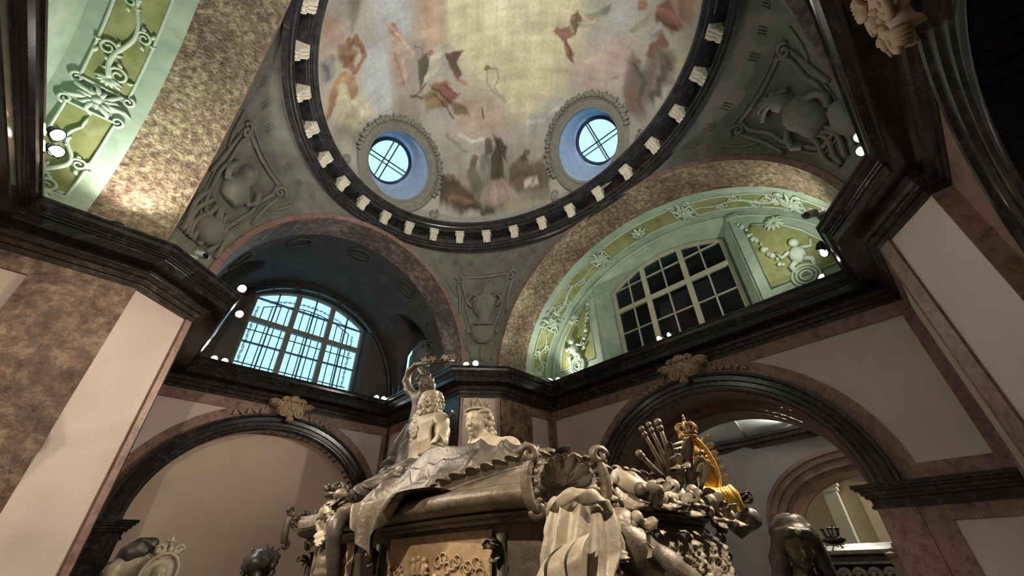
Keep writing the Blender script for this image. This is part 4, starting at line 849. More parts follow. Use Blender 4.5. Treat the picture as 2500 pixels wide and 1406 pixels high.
for key, g in ((k, pmap(k)) for k in PEN):
    frame = [(-.15, 1.82), (.15, 1.82), (.165, 1.76), (.13, 1.66), (.135, 1.60), (.085, 1.47), (.05, 1.43), (-.05, 1.43), (-.085, 1.47), (-.135, 1.60), (-.13, 1.66), (-.165, 1.76)]
    put('relief_frame', line(g, dense(frame, 6, True), .010, .006, True), 'relief', ceil, True)
    put('relief_frame', line(g, dense([(x*1.22, 1.64+(z-1.64)*1.12) for x, z in frame], 6, True), .005, .003, True), 'relief', ceil, True)
    for s in (-1, 1):
        put('relief_volute', line(g, [(s*(.19+.035*(1-i/22)*cos(i*.45)), 1.80+.035*(1-i/22)*sin(i*.45)) for i in range(22)], .009, .008), 'relief', ceil, True)
        put('relief_scroll', line(g, [(s*(.20-.02*sin(i/10*3)), 1.76-.030*i) for i in range(8)], .010, .006), 'relief', ceil, True)
        put('relief_scroll', line(g, dense([(s*.30, 1.80), (s*.25, 1.72), (s*.20, 1.68)], 5), .007, .004), 'relief', ceil, True)
    for q in range(-3, 4):                                       # small triple grooves under the ring
        if q == 0: continue
        for d in (-.014, 0, .014): put('relief_groove', line(g, [(q*.115+d, 1.895), (q*.115+d, 1.925)], .0042, .002), 'greygreen', ceil)
    if key == (1, 1):
        put('relief_urn', bulge(g, 0, [(1.47, .075), (1.48, .07), (1.495, .045), (1.52, .036), (1.54, .05), (1.57, .075), (1.60, .082), (1.63, .085), (1.655, .092), (1.675, .088), (1.69, .06), (1.70, .03)], .05), 'relief', ceil, True)
        put('relief_urn_lid', bulge(g, 0, [(1.695, .05), (1.71, .036), (1.72, .02), (1.735, .022), (1.745, .016), (1.76, .006)], .03), 'relief', ceil, True)
        for s in (-1, 1): put('relief_urn_handle', line(g, [(s*(.085+.04*sin(i/10*PI)), 1.60+.09*i/10) for i in range(11)], .010, .02), 'relief', ceil, True)
        put('relief_ribbon', line(g, [(-.11+.022*i, 1.685+.014*sin(i*1.4)) for i in range(11)], .009, .03), 'relief', ceil, True)
        put('relief_mask', bulge(g, 0, [(1.33, .035), (1.35, .06), (1.38, .08), (1.41, .088), (1.44, .085), (1.46, .07)], .045), 'relief', ceil, True)
        for s in (-1, 1):
            put('relief_mask_ear', bulge(g, s*.105, [(1.40, .012), (1.415, .022), (1.43, .022), (1.445, .010)], .02), 'relief', ceil, True)
            put('relief_scroll', line(g, [(s*(.09+.02*sin(i*.8)), 1.36-.022*i) for i in range(8)], .008, .005), 'relief', ceil, True)
        put('relief_pendant', bulge(g, 0, [(1.20, .006), (1.225, .018), (1.25, .014), (1.27, .022), (1.30, .016), (1.32, .006)], .02), 'relief', ceil, True)
    elif key == (-1, 1):
        put('relief_globe', bulge(g, -.02, [(1.30, .02), (1.32, .05), (1.345, .068), (1.37, .075), (1.395, .068), (1.42, .05), (1.44, .02)], .06), 'relief', ceil, True)
        put('relief_bust', bulge(g, .0, [(1.55, .05), (1.58, .07), (1.62, .085), (1.66, .06), (1.68, .04), (1.71, .05), (1.74, .045), (1.76, .02)], .06), 'relief', ceil, True)
        for q in range(7): put('relief_fold', line(g, [(-.10+.035*q+.02*sin(i*.7+q), 1.50-.028*i) for i in range(9)], .012, .008), 'relief', ceil, True)
        for s in (-1, 1): put('relief_arm', line(g, [(s*.05, 1.64), (s*.09, 1.61), (s*.12, 1.65), (s*.10, 1.70)], .016, .02), 'relief', ceil, True)
    else:
        put('relief_torso', bulge(g, .0, [(1.48, .05), (1.52, .065), (1.56, .07), (1.60, .085), (1.64, .075), (1.67, .045)], .06), 'relief', ceil, True)
        put('relief_head', bulge(g, .0, [(1.66, .025), (1.69, .045), (1.72, .05), (1.75, .04), (1.77, .015)], .055), 'relief', ceil, True)
        for q in range(6): put('relief_plume', line(g, [(.01+.016*i*cos(.5+q*.35), 1.74+.016*i*sin(.5+q*.45)-.0014*i*i) for i in range(8)], .012, .022), 'relief', ceil, True)
        put('relief_horse', bulge(g, -.10, [(1.32, .03), (1.36, .06), (1.40, .075), (1.44, .07), (1.48, .04), (1.50, .015)], .05), 'relief', ceil, True)
        for s in (-1, 1): put('relief_arm', line(g, [(s*.06, 1.62), (s*.11, 1.58), (s*.13, 1.53), (s*.10, 1.50)], .016, .02), 'relief', ceil, True)
        for q in range(5): put('relief_fold', line(g, [(-.07+.035*q+.02*sin(i*.8+q), 1.50-.026*i) for i in range(8)], .011, .008), 'relief', ceil, True)
# ---------------------------------------------------------------- faint medallions on the north vault
for t in (.5, 1.0, PI/2, 2.14, 2.64):
    V = lambda a, d, h: VN(a, d, h)
    put('vault_medallion', MB().tube([VN(t+.10*cos(2*PI*i/24), .30+.05*sin(2*PI*i/24), .006) for i in range(24)], .006, 6, closed=True), 'vaultgrey', ceil, True)
# ---------------------------------------------------------------- the room beyond the east arch
R2 = 4.35
w2 = root('wall_5', (R2, CY, ZF), kind='structure')
g2 = lambda u, z, d=0: (R2-d, u, z)
put('plaster_field', arch_wall(g2, -.6, 2.3, ZF, 1.0, .60, .62, .20, .40), 'room2wall', w2)
put('archivolt', archivolt(g2, .60, .58, .20, .36, [(0, -.04), (0, .015), (.03, .022), (.04, .034), (.09, .034), (.10, .05), (.14, .052), (.15, .062), (.18, .06), (.185, 0)]), 'soffit', w2, True, sharp=35)
put('arch_jamb', MB().box(g2(1.18, ZF, -.3), g2(1.37, .20, .03)), 'soffit', w2)
put('arch_jamb', MB().box(g2(.02, ZF, -.3), g2(-.17, .20, .03)), 'soffit', w2)
put('arch_reveal', soffit(g2, .60, .58, .20, .36, ZF, -.35, .0), 'soffit', w2, True, sharp=40)
t3 = root('trim_3', (R2, CY, .87), kind='structure')
put('cornice', MB().sweep([(2.6, 2.3), (4.25, 2.3), (R2, 1.9), (R2+.03, 1.35), (R2-.05, .8), (R2, .5), (R2, -.6)], [(0, .84), (.02, .84), (.03, .87), (.06, .88), (.065, .905), (.085, .915), (.09, .94), (.02, .945)]), 'darkbrown', t3)
put('vault_field', MB().grid(24, 2, lambda i, j: (lerp(R2+.02, 2.95, math.sin(i/23*PI/2)) , (-.6, 2.35)[j], .93+.95*(1-cos(i/23*PI/2)) if False else .93+.85*sin(i/23*PI/2))), 'room2vault', t3, True)
for y in (1.30, .35): put('vault_rib', MB().tube([(lerp(R2, 3.0, math.sin(i/16*PI/2)), y, .93+.845*sin(i/16*PI/2)) for i in range(17)], .006, 5), 'room2wall', t3, True)
put('vault_line', MB().tube([(R2-.09, -.6, 1.03), (R2-.09, 2.3, 1.03)], .005, 5), 'void', t3)
w3 = root('wall_6', (3.4, 2.3, ZF), kind='structure')
put('plaster_field', MB().poly([(2.5, 2.3, ZF), (4.25, 2.3, ZF), (4.25, 2.3, 1.9), (2.5, 2.3, 1.9)]), 'room2wall', w3)
put('plaster_field', MB().poly([(4.25, 2.3, ZF), (R2+.02, 1.88, ZF), (R2+.02, 1.88, 1.9), (4.25, 2.3, 1.9)]), 'room2wall', w3)
put('plaster_field', MB().poly([(2.5, -.6, ZF), (4.75, -.6, ZF), (4.75, -.6, 1.9), (2.5, -.6, 1.9)]), 'room2wall', w3)
put('plaster_field', MB().poly([(2.80, -.6, .76), (2.80, 2.3, .76), (2.80, 2.3, 1.9), (2.80, -.6, 1.9)]), 'room2wall', w3)
put('vault_cap', MB().poly([(2.78, -.7, 1.78), (4.8, -.7, 1.78), (4.8, 2.4, 1.78), (2.78, 2.4, 1.78)]), 'room2vault', w3)
for a, b in ((JS-.5, CY-AA+.05), (CY+AA-.05, JN+.4)):
    put('plaster_field', MB().poly([(2.80, a, ZF), (2.80, b, ZF), (2.80, b, .8), (2.80, a, .8)]), 'room2wall', w3)
# third room, cream plaster with pilasters
w4 = root('wall_7', (5.6, .6, ZF), kind='structure')
put('plaster_field', arch_wall(lambda u, z, d=0: (4.69, u, z), -.65, 2.05, ZF, 1.0, .60, .575, .20, .355), 'cream', w4)
put('plaster_field', MB().poly([(5.7, -.9, ZF), (5.7, 2.0, ZF), (5.7, 2.0, 1.0), (5.7, -.9, 1.0)]), 'cream', w4)
put('plaster_field', MB().poly([(4.68, 1.55, ZF), (5.7, 1.55, ZF), (5.7, 1.55, 1.0), (4.68, 1.55, 1.0)]), 'room2wall', w4)
put('plaster_field', MB().poly([(4.68, -.6, ZF), (5.7, -.6, ZF), (5.7, -.6, 1.0), (4.68, -.6, 1.0)]), 'cream', w4)
put('plaster_field', MB().poly([(4.60, -.9, .95), (5.8, -.9, .95), (5.8, 2.0, .95), (4.60, 2.0, .95)]), 'cream', w4)
put('pilaster', MB().box((5.58, 1.02, ZF), (5.7, 1.14, .60)), 'room2vault', w4)
put('pilaster_capital', MB().box((5.56, 1.0, .56), (5.7, 1.16, .60)).box((5.54, .98, .60), (5.7, 1.18, .66)), 'room2vault', w4)
put('cornice', MB().box((5.60, -.9, .66), (5.72, 1.3, .685)), 'room2wall', w4)
put('pilaster', MB().box((5.66, .5, ZF), (5.7, .86, .62)), 'cream', w4)
# ---------------------------------------------------------------- sculpting: smooth unions of rounded forms, meshed on a grid
def surf_net(D, lo, h):
    nx, ny, nz = D.shape; S_ = D < 0
    cnt = np.zeros((nx-1, ny-1, nz-1)); acc = np.zeros((nx-1, ny-1, nz-1, 3))
    cor = [(i, j, k) for i in (0, 1) for j in (0, 1) for k in (0, 1)]
    sl = lambda o: D[o[0]:nx-1+o[0], o[1]:ny-1+o[1], o[2]:nz-1+o[2]]
    for a in cor:
        for ax in range(3):
            if a[ax]: continue
            b = list(a); b[ax] = 1
            va, vb = sl(a), sl(b); x = (va < 0) != (vb < 0)
            t = np.where(x, va/(va-vb+1e-12), 0)
            cnt += x
            for q in range(3): acc[..., q] += np.where(x, a[q]+(t if q == ax else 0), 0)
    act = cnt > 0; idx = -np.ones(cnt.shape, int); idx[act] = np.arange(act.sum())
    I = np.argwhere(act); V = (I+acc[act]/cnt[act][:, None])*h+np.array(lo)
    F = []
    for ax in range(3):
        u, v = (ax+1) % 3, (ax+2) % 3
        a = np.take(S_, range(0, D.shape[ax]-1), ax); b = np.take(S_, range(1, D.shape[ax]), ax)
        E = np.argwhere(a != b); E = E[(E[:, u] > 0) & (E[:, v] > 0) & (E[:, u] < D.shape[u]-1) & (E[:, v] < D.shape[v]-1)]
        if not len(E): continue
        fl_ = a[tuple(E.T)]
        def cell(du, dv):
            c = E.copy(); c[:, u] -= du; c[:, v] -= dv; return idx[tuple(c.T)]
        q = np.stack([cell(0, 0), cell(1, 0), cell(1, 1), cell(0, 1)], 1)
        q[~fl_] = q[~fl_][:, ::-1]; F.append(q)
    F = np.concatenate(F); F = F[(F >= 0).all(1)]
    return V, F
class Sculpt:
    """prims in plan units: capsule with two radii, or ellipsoid in a frame"""
    def __init__(s, k=.008): s.p = []; s.k = k
    def cap(s, a, b, ra, rb=None, k=None): s.p.append(('c', np.array(a, float), np.array(b, float), ra, ra if rb is None else rb, k)); return s
    def path(s, pts, r0, r1, k=None):
        n = len(pts)-1
        for i in range(n): s.cap(pts[i], pts[i+1], lerp(r0, r1, i/n), lerp(r0, r1, (i+1)/n), k)
        return s
    def ell(s, c, r, R=None, k=None): s.p.append(('e', np.array(c, float), np.array(r if hasattr(r, '__len__') else (r, r, r), float), None if R is None else np.array(R, float), k)); return s
    def cut(s, c, r, R=None, k=.003): s.p.append(('x', np.array(c, float), np.array(r if hasattr(r, '__len__') else (r, r, r), float), None if R is None else np.array(R, float), k)); return s
    def mesh(s, h=.004, fold=None, pad=.012, zmin=None):
        los, his = [], []
        for p in s.p:
            if p[0] == 'c': r = max(p[3], p[4]); los.append(np.minimum(p[1], p[2])-r); his.append(np.maximum(p[1], p[2])+r)
            elif p[0] == 'e': r = p[2].max(); los.append(p[1]-r); his.append(p[1]+r)
        lo = np.min(los, 0)-pad; hi = np.max(his, 0)+pad
        if zmin is not None: lo[2] = zmin
        n = np.ceil((hi-lo)/h).astype(int)+1
        ax = [lo[i]+np.arange(n[i])*h for i in range(3)]
        D = np.full(n, 1.0)
        for p in s.p:
            k = p[-1] or s.k
            r = (max(p[3], p[4]) if p[0] == 'c' else p[2].max())+k*2+h*2+(.03 if fold else 0)
            l, u = (np.minimum(p[1], p[2])-r, np.maximum(p[1], p[2])+r) if p[0] == 'c' else (p[1]-r, p[1]+r)
            i0 = np.clip(((l-lo)/h).astype(int), 0, n-1); i1 = np.clip(((u-lo)/h).astype(int)+2, 1, n)
            sub = tuple(slice(a, b) for a, b in zip(i0, i1))
            X = ax[0][sub[0]][:, None, None]; Y = ax[1][sub[1]][None, :, None]; Z = ax[2][sub[2]][None, None, :]
            if p[0] == 'c':
                e = p[2]-p[1]; L2 = e@e+1e-12
                t = np.clip(((X-p[1][0])*e[0]+(Y-p[1][1])*e[1]+(Z-p[1][2])*e[2])/L2, 0, 1)
                d = np.sqrt((X-p[1][0]-t*e[0])**2+(Y-p[1][1]-t*e[1])**2+(Z-p[1][2]-t*e[2])**2)-(p[3]+(p[4]-p[3])*t)
            else:
                q = [X-p[1][0], Y-p[1][1], Z-p[1][2]]
                if p[3] is not None: R = p[3]; q = [R[i][0]*q[0]+R[i][1]*q[1]+R[i][2]*q[2] for i in range(3)]
                k0 = np.sqrt((q[0]/p[2][0])**2+(q[1]/p[2][1])**2+(q[2]/p[2][2])**2); d = (k0-1)*p[2].min() if True else 0
            cur = D[sub]
            if p[0] == 'x':
                d = -d; hh = np.clip(.5-.5*(d-cur)/k, 0, 1); hh = np.clip(.5+.5*(d-cur)/k, 0, 1); D[sub] = cur*(1-hh)+d*hh+k*hh*(1-hh)
            else:
                hh = np.clip(.5+.5*(cur-d)/k, 0, 1); D[sub] = cur*(1-hh)+d*hh-k*hh*(1-hh)
        if fold: D = D+fold(ax[0][:, None, None], ax[1][None, :, None], ax[2][None, None, :])
        D[0] = D[-1] = 1; D[:, 0] = D[:, -1] = 1; D[:, :, 0] = D[:, :, -1] = 1
        return surf_net(D, lo, h)
def put_sculpt(name, sc, mat, parent=None, h=.004, fold=None, zmin=None, **kw):
    V, F = sc.mesh(h, fold, zmin=zmin); m = MB(); m.v = [tuple(v) for v in V]; m.f = [tuple(int(i) for i in f) for f in F]
    return put(name, m, mat, parent, True, recalc=False, **kw)
def folds(dirv, freq, amp, warp=1.0, zlo=None):
    d = np.array(dirv, float)
    def f(X, Y, Z):
        ph = (X*d[0]+Y*d[1]+Z*d[2])*freq+warp*(np.sin(X*31+Z*17)+np.sin(Y*27-Z*23+1.7)+.6*np.sin((X+Y)*55+Z*40))
        return -amp*(np.abs(np.sin(ph))-.55+.35*np.sin(ph*2.3+1))
    return f
def frame_of(F):
    F = Vector(F).normalized(); Lf = uz.cross(F).normalized(); U = F.cross(Lf).normalized(); return F, Lf, U
def add_head(sc, c, F, s, hair='plain', neck=True):
    """head of half height s at c looking along F"""
    F, Lf, U = frame_of(F); c = Vector(c); R = [tuple(F), tuple(Lf), tuple(U)]
    P = lambda a, b, d: tuple(c+F*(a*s)+Lf*(b*s)+U*(d*s))
    sc.ell(P(-.08, 0, .22), (.86*s, .74*s, .78*s), R, .25*s)             # skull
    sc.ell(P(.14, 0, -.28), (.62*s, .56*s, .68*s), R, .3*s)               # face
    sc.cap(P(.52, 0, -.78), P(.50, 0, -.72), .20*s, .2*s, .2*s)           # chin
    for q in (-1, 1):
        sc.ell(P(.46, q*.30, -.28), .25*s, None, .15*s)                   # cheeks
        sc.cut(P(.80, q*.27, .06), (.17*s, .15*s, .10*s), R, .06*s)       # eye sockets
        sc.ell(P(.64, q*.26, .05), (.12*s, .13*s, .085*s), R, .03*s)      # eyes
        sc.cap(P(.70, q*.10, .20), P(.62, q*.42, .20), .06*s, .05*s, .06*s)  # brows
        sc.ell(P(.02, q*.72, -.06), (.14*s, .08*s, .2*s), R, .08*s)       # ears
    sc.cap(P(.74, 0, .14), P(.94, 0, -.24), .075*s, .12*s, .07*s)         # nose
    sc.cap(P(.78, -.16, -.47), P(.78, .16, -.47), .055*s, None, .04*s); sc.cap(P(.76, -.13, -.57), P(.76, .13, -.57), .06*s, None, .04*s)  # lips
    if neck: sc.cap(P(-.10, 0, -.55), P(-.22, 0, -1.35), .42*s, .46*s, .2*s)
    return P
def leaf(m, b, d, up_, ln, wd, curl=.5, n=8, k=6, rib=.12):
    """fluted curling leaf from b along d"""
    b = Vector(b); d = Vector(d).normalized(); up_ = Vector(up_); up_ = (up_-d*up_.dot(d)).normalized(); s = d.cross(up_)
    def fn(i, j):
        t = i/n; q = 2*j/k-1; w = wd*(.30+.85*math.sin(t*PI*.62))*math.sqrt(max(0, 1-t**7))
        an = curl*t*1.6; c = b+d*(ln*(math.sin(an)/max(an, 1e-4))*t)+up_*(ln*t*(1-cos(an))/max(an, 1e-4))
        return c+s*(w*q)+up_*(-wd*.35*q*q+wd*rib*cos(q*9))
    m.grid(n+1, k+1, fn); m.grid(n+1, k+1, lambda i, j: Vector(fn(i, j))-up_*(wd*.14)); return m
def scrollv(m, c, ex, ey, r, turns, rad, n=26, tail=None):
    c = Vector(c); ex = Vector(ex); ey = Vector(ey)
    pts = [c+(ex*cos(2*PI*turns*i/n)+ey*sin(2*PI*turns*i/n))*(r*(1-.8*i/n)) for i in range(n+1)]
    if tail: pts = [Vector(t) for t in tail]+pts
    k = len(pts); m.tube(pts, [rad*(.6+.8*sin(PI*min(1, .15+.8*i/k))) for i in range(k)], 8); return m
def spot_at(obj_root, p, target, power, col, size, blend, r, name='lamp_light'):
    l = bpy.data.lights.new(name, 'SPOT'); l.energy = power; l.color = col; l.spot_size = math.radians(size); l.spot_blend = blend; l.shadow_soft_size = r
    o = bpy.data.objects.new(name, l); COL.objects.link(o)
    q = (W(target)-W(p)).to_track_quat('-Z', 'Y').to_euler(); o.rotation_euler = q
    o.parent = obj_root; o.location = W(p)-loc_of(obj_root); return o
# ---------------------------------------------------------------- the double sarcophagus
SXC, SYC, HX, HY = .82, .92, .352, .525
def sup(a, off=0, e=4.2):
    c_, s_ = cos(a), sin(a); e = e if s_ < 0 else 9.0; r = (abs(c_)**e+abs(s_)**e)**(-1/e)
    return (SXC+(HX-off)*c_*r, SYC+(HY-off)*s_*r)
def loft(prof, n=160): return MB().grid(n, len(prof), lambda i, j: (*sup(2*PI*i/n, prof[j][0]), prof[j][1]), cu=True)
sar = root('sarcophagus', (SXC, SYC, ZF), 'huge weathered pewter double sarcophagus with rolled rim under the dome', 'sarcophagus')
put('plinth', loft([(.00, ZF), (.0, ZF+.09), (.02, ZF+.10), (.03, ZF+.13), (.08, ZF+.15)]), 'pewter_dark', sar, True, sharp=40)
put('body', loft([(.10, ZF+.14), (.11, -.30), (.09, -.22), (.06, -.12), (.052, -.04), (.05, .03), (.052, .062)]), 'pewter', sar, True, sharp=40)
put('under_moulding', loft([(.052, .060), (.040, .060), (.036, .064), (.036, .068), (.030, .069), (.024, .073), (.030, .077)]), 'pewter', sar, True, sharp=30)
RP = [(.030, .076), (.026, .077)]+[(.026-.026*sin(PI*i/12)*1.0, .0955-.0185*cos(PI*i/12)) for i in range(13)]+[(.032, .1145), (.036, .118)]
put('rim_roll', loft(RP), 'pewter', sar, True, sharp=40)
def lid_z(x, y):
    u = abs((x-SXC)/(HX-.03)); v = abs((y-SYC)/(HY-.03)); rr = min(1, (u**3.2+v**3.2)**(1/3.2))
    return .117+.105*(1-rr**2.2)
NR = 34
put('lid', MB().grid(160, NR, lambda i, j: (lambda p: (SXC+(p[0]-SXC)*(1-j/NR), SYC+(p[1]-SYC)*(1-j/NR), lid_z(SXC+(p[0]-SXC)*(1-j/NR), SYC+(p[1]-SYC)*(1-j/NR))))(sup(2*PI*i/160, .034)), cu=True), 'pewter', sar, True)
def ang_y(y, side):   # parameter angle on the west (or south) side that gives this y (x)
    best = min((abs((sup(math.radians(a))[1] if side == 'w' else sup(math.radians(a))[0])-y), a) for a in (np.arange(120, 240, .5) if side == 'w' else np.arange(210, 330, .5)))
    return math.radians(best[1])
def side_patch(a0, a1, z0, z1, off, n=30, m_=16, rel=None):
    return MB().grid(n+1, m_+1, lambda i, j: (*sup(lerp(a0, a1, i/n), off-(rel(i/n, j/m_) if rel else 0)), lerp(z0, z1, j/m_)))
def panel(y0, y1, z0, z1, mat, side='w', rel=None, n=40, m_=30):
    a0, a1 = ang_y(y0, side), ang_y(y1, side)
    return put('relief_panel', side_patch(a0, a1, z0, z1, .046, n, m_, rel), mat, sar, True), (lambda u, v, h=0: Vector((*sup(lerp(a0, a1, u), .046-h), lerp(z0, z1, v))))
# south end: battle relief modelled as an embossed field
def battle(u, v):
    return .003*(sin(u*61+3*sin(v*37))*sin(v*53+2*sin(u*29)))+.0025*sin(u*140+v*90+4*sin(u*47))*sin(v*150-u*60)+.002*sin(u*230+5*sin(v*91))*sin(v*260)
panel(.58, 1.13, -.30, .058, 'pewter_light', 's', lambda u, v: battle(u, v)+.050*math.sin(PI*min(1, max(0, u)))**.6*min(1, (1.02-v)*9), 170, 120)
p1, q1 = panel(.905, .57, -.10, .052, 'bronze_panel')
p2, q2 = panel(1.36, 1.085, -.10, .052, 'bronze_panel')
def emboss(q, parts):
    for nm, m in parts: put(nm, m, 'bronze_panel', sar, True, sharp=50)
m = MB()
def rbox(q, u0, u1, v0, v1, h): 
    c = [q(u0, v0, 0), q(u1, v0, 0), q(u1, v1, 0), q(u0, v1, 0)]; d = [q(u0, v0, h), q(u1, v0, h), q(u1, v1, h), q(u0, v1, h)]
    return MB().add(c+d, [(4, 5, 6, 7), (0, 1, 5, 4), (1, 2, 6, 5), (2, 3, 7, 6), (3, 0, 4, 7)])
for u0, u1, v0, v1, h in ((.22, .62, .40, .44, .006), (.24, .60, .44, .455, .008), (.34, .50, .455, .60, .005), (.32, .52, .60, .625, .008), (.36, .48, .625, .645, .006)):
    put('relief_storey', rbox(q1, u0, u1, v0, v1, h), 'bronze_panel', sar)
for u in (.25, .33, .51, .59): put('relief_column', MB().tube([q1(u, .1, .004), q1(u, .40, .004)], .0042, 6), 'bronze_panel', sar, True)
for u, v in ((.42, .66), (.36, .64), (.48, .64), (.24, .47), (.60, .47), (.17, .30), (.68, .30)):
    b = MB(); b.ball(q1(u, v+.02, .006), (.006, .007, .016), 8, 6); b.ball(q1(u, v+.10, .007), .0065, 8, 6); b.tube([q1(u-.02, v+.05, .006), q1(u-.035, v+.09, .006)], .003, 5); b.tube([q1(u+.02, v+.05, .006), q1(u+.035, v+.02, .006)], .003, 5)
    put('relief_figure', b, 'bronze_panel', sar, True)
for k in range(9):
    u, v = .60+.042*k+.01*sin(k*3), .72+.05*sin(k*2.1)-.01*k
    put('relief_cloud', MB().tube([q1(u+.028*cos(2*PI*i/16), v+.055*sin(2*PI*i/16), .0025) for i in range(17)], .0014, 5), 'bronze_panel', sar, True)
for k in range(7):
    u, v = .05+.025*k, .62+.045*sin(k*2.4)
    put('relief_cloud', MB().tube([q1(u+.02*cos(2*PI*i/14), v+.04*sin(2*PI*i/14), .0025) for i in range(15)], .0013, 5), 'bronze_panel', sar, True)
for k in range(8):
    u, v = .25+.07*k, .35+.15*sin(k*1.9)
    put('relief_cloud', MB().tube([q2(u+.03*cos(2*PI*i/14), v+.05*sin(2*PI*i/14), .002) for i in range(15)], .0013, 5), 'bronze_panel', sar, True)
for y in (.548, .945, 1.40):                       # slender colonnettes between the panels, leafy heads
    x, yy = sup(ang_y(y, 'w'), .040); n_ = Vector((-1, 0, 0))
    put('colonnette', MB().tube([(x, yy, -.4), (x, yy, .045)], .0075, 10), 'pewter_dark', sar, True)
    m = MB()
    for k in range(6): leaf(m, (x-.004, yy, .02), (-.35, .5*cos(k*1.05), .6+.3*sin(k*1.05)), (-1, 0, 0), .035, .009, .9)
    leaf(m, (x-.008, yy, .035), (-.2, 0, -1), (-1, 0, 0), .035, .010, .4)
    put('colonnette_head', m, 'pewter', sar, True)
# corner shells gripping the rim
def corner_shell(a, sz=1.0):
    x, y = sup(a, -.002); nx, ny = cos(a)*.7, sin(a); n_ = Vector((nx, ny, 0)).normalized(); t_ = Vector((-n_.y, n_.x, 0)); c = Vector((x, y, .10))
    m = MB()
    for k in range(9):
        an = lerp(-1.25, 1.25, k/8); leaf(m, c+n_*(.004+.002*(k % 2))+uz*.002, t_*sin(an)+uz*cos(an)*1.0-n_*.15, n_, .050*sz, .0125*sz, .6)
    put('corner_shell', m, 'pewter', sar, True)
    for s in (-1, 1):
        m = MB(); pts = []
        for i in range(15):
            an = lerp(-1.9, 1.5, i/14); pts.append(c+t_*(s*(.046*sz+.018*sz*cos(an)))+uz*(.004+.040*sz*sin(an))+n_*.012)
        m.tube(pts, [.004+.006*sin(PI*i/14) for i in range(15)], 8)
        scrollv(m, pts[-1]+t_*(s*.012), t_*s, uz, .014*sz, 1.3, .0055, 16); scrollv(m, pts[0]+t_*(s*.008), t_*s, -uz, .011*sz, 1.2, .005, 14)
        for i in range(2, 13, 2): leaf(m, pts[i], (pts[i]-c-n_*.012).normalized()*-1, n_, .020, .006, .5, 5, 4)
        put('corner_scroll', m, 'pewter', sar, True)
    leaf_m = MB(); leaf(leaf_m, c+uz*.03, uz*1.0-n_*.1, n_, .040*sz, .012*sz, 1.1); put('corner_leaf', leaf_m, 'pewter_dark', sar, True)
A_SW = math.radians(229); A_NW = math.radians(131); A_SE = math.radians(311)
for a in (A_SW, A_NW, A_SE): corner_shell(a)
# ruffled lace edging over the lid
def ruffle(path, amp, r=.006, nm='lace_ruffle', mat='pewter'):
    m = MB(); n = len(path)
    def fn(i, j):
        x, y, z = path[i]; q = j/4
        w_ = sin(i*.78+.5*sin(i*.21)); return (x-.35*amp*q-.30*amp*q*w_, y+.18*amp*q*cos(i*.78), z+.004+amp*sin(q*2.2)*(.62+.16*w_))
    m.grid(n, 5, fn); m.grid(n, 5, lambda i, j: (lambda p: (p[0]-.004, p[1]-.003, p[2]-.001))(fn(i, j)))
    put(nm, m, mat, sar, True)
def on_lid(pts, n=60, dz=0):
    out = []
    for k in range(n):
        t = k/(n-1)*(len(pts)-1); i = min(int(t), len(pts)-2); f = t-i; x = lerp(pts[i][0], pts[i+1][0], f); y = lerp(pts[i][1], pts[i+1][1], f); out.append((x, y, lid_z(x, y)+dz))
    return out
ruffle(on_lid([(.505, .72), (.56, .64), (.64, .60), (.72, .585), (.80, .53)], 110), .030)
ruffle(on_lid([(.66, .47), (.74, .455), (.84, .46), (.92, .44)], 70), .026)
ruffle(on_lid([(.50, .98), (.503, .86), (.506, .74)], 70), .012)
# heaped cloth on the lid: pillow, mantle and robe, folded
def cloth_z(x, y):
    z = lid_z(x, y)
    def bump(cx, cy, rx, ry, hh, p=2): 
        q = ((x-cx)/rx)**2+((y-cy)/ry)**2; return hh*math.exp(-q*p)
    z += bump(.68, .93, .13, .20, .040)+bump(.80, .74, .14, .13, .025)+bump(.74, 1.12, .14, .14, .060)+bump(.72, 1.34, .16, .12, .045)+bump(.86, .60, .15, .10, .020)
    rid = lambda q: (1-abs(sin(q)))**1.3
    ph = (x*.80+y*.55)*30+1.9*sin(x*11+y*6)+1.1*sin(y*15-x*7)
    ph2 = (x*1.0-y*.55)*24+1.8*sin(x*9-y*10+1)+.9*sin(y*21)
    mask = math.exp(-(((x-.68)/.26)**2+((y-1.02)/.45)**2)*1.1)
    return z+mask*(.034*(rid(ph)-.4)+.022*(rid(ph2)-.4)+.004*sin(ph*3.1))
def cloth_patch(nm, outline, mat, n=70, thick=.004, drop=None):
    xs_ = [p[0] for p in outline]; ys_ = [p[1] for p in outline]; m = MB()
    cx_, cy_ = sum(xs_)/len(xs_), sum(ys_)/len(ys_); L_ = len(outline)
    def edge_pt(t):
        t = t*L_; i = int(t) % L_; f = t-int(t); a, b = outline[i], outline[(i+1) % L_]; return lerp(a[0], b[0], f), lerp(a[1], b[1], f)
    def fn(i, j):
        ex, ey = edge_pt(i/240); r = j/75; wv = 1+.04*sin(i*.33)*r
        x, y = cx_+(ex-cx_)*r*wv, cy_+(ey-cy_)*r*wv
        return (x, y, cloth_z(x, y)+thick+.006*sin(i*.5)*r**4)
    m.grid(240, 76, fn, cu=True); m.grid(240, 2, lambda i, j: (lambda p: (p[0], p[1], p[2]-.02*j))(fn(i, 75)), cu=True)
    return put(nm, m, mat, sar, True)
cloth_patch('robe', [(.50, .86), (.53, 1.10), (.55, 1.36), (.66, 1.44), (.85, 1.42), (.98, 1.25), (1.0, .95), (.90, .72), (.76, .68), (.60, .72)], 'pewter_cloth')
cloth_patch('dark_mantle', [(.58, .84), (.58, .98), (.62, 1.08), (.70, 1.13), (.80, 1.08), (.90, .90), (.86, .74), (.72, .73)], 'pewter_dark', thick=.012)
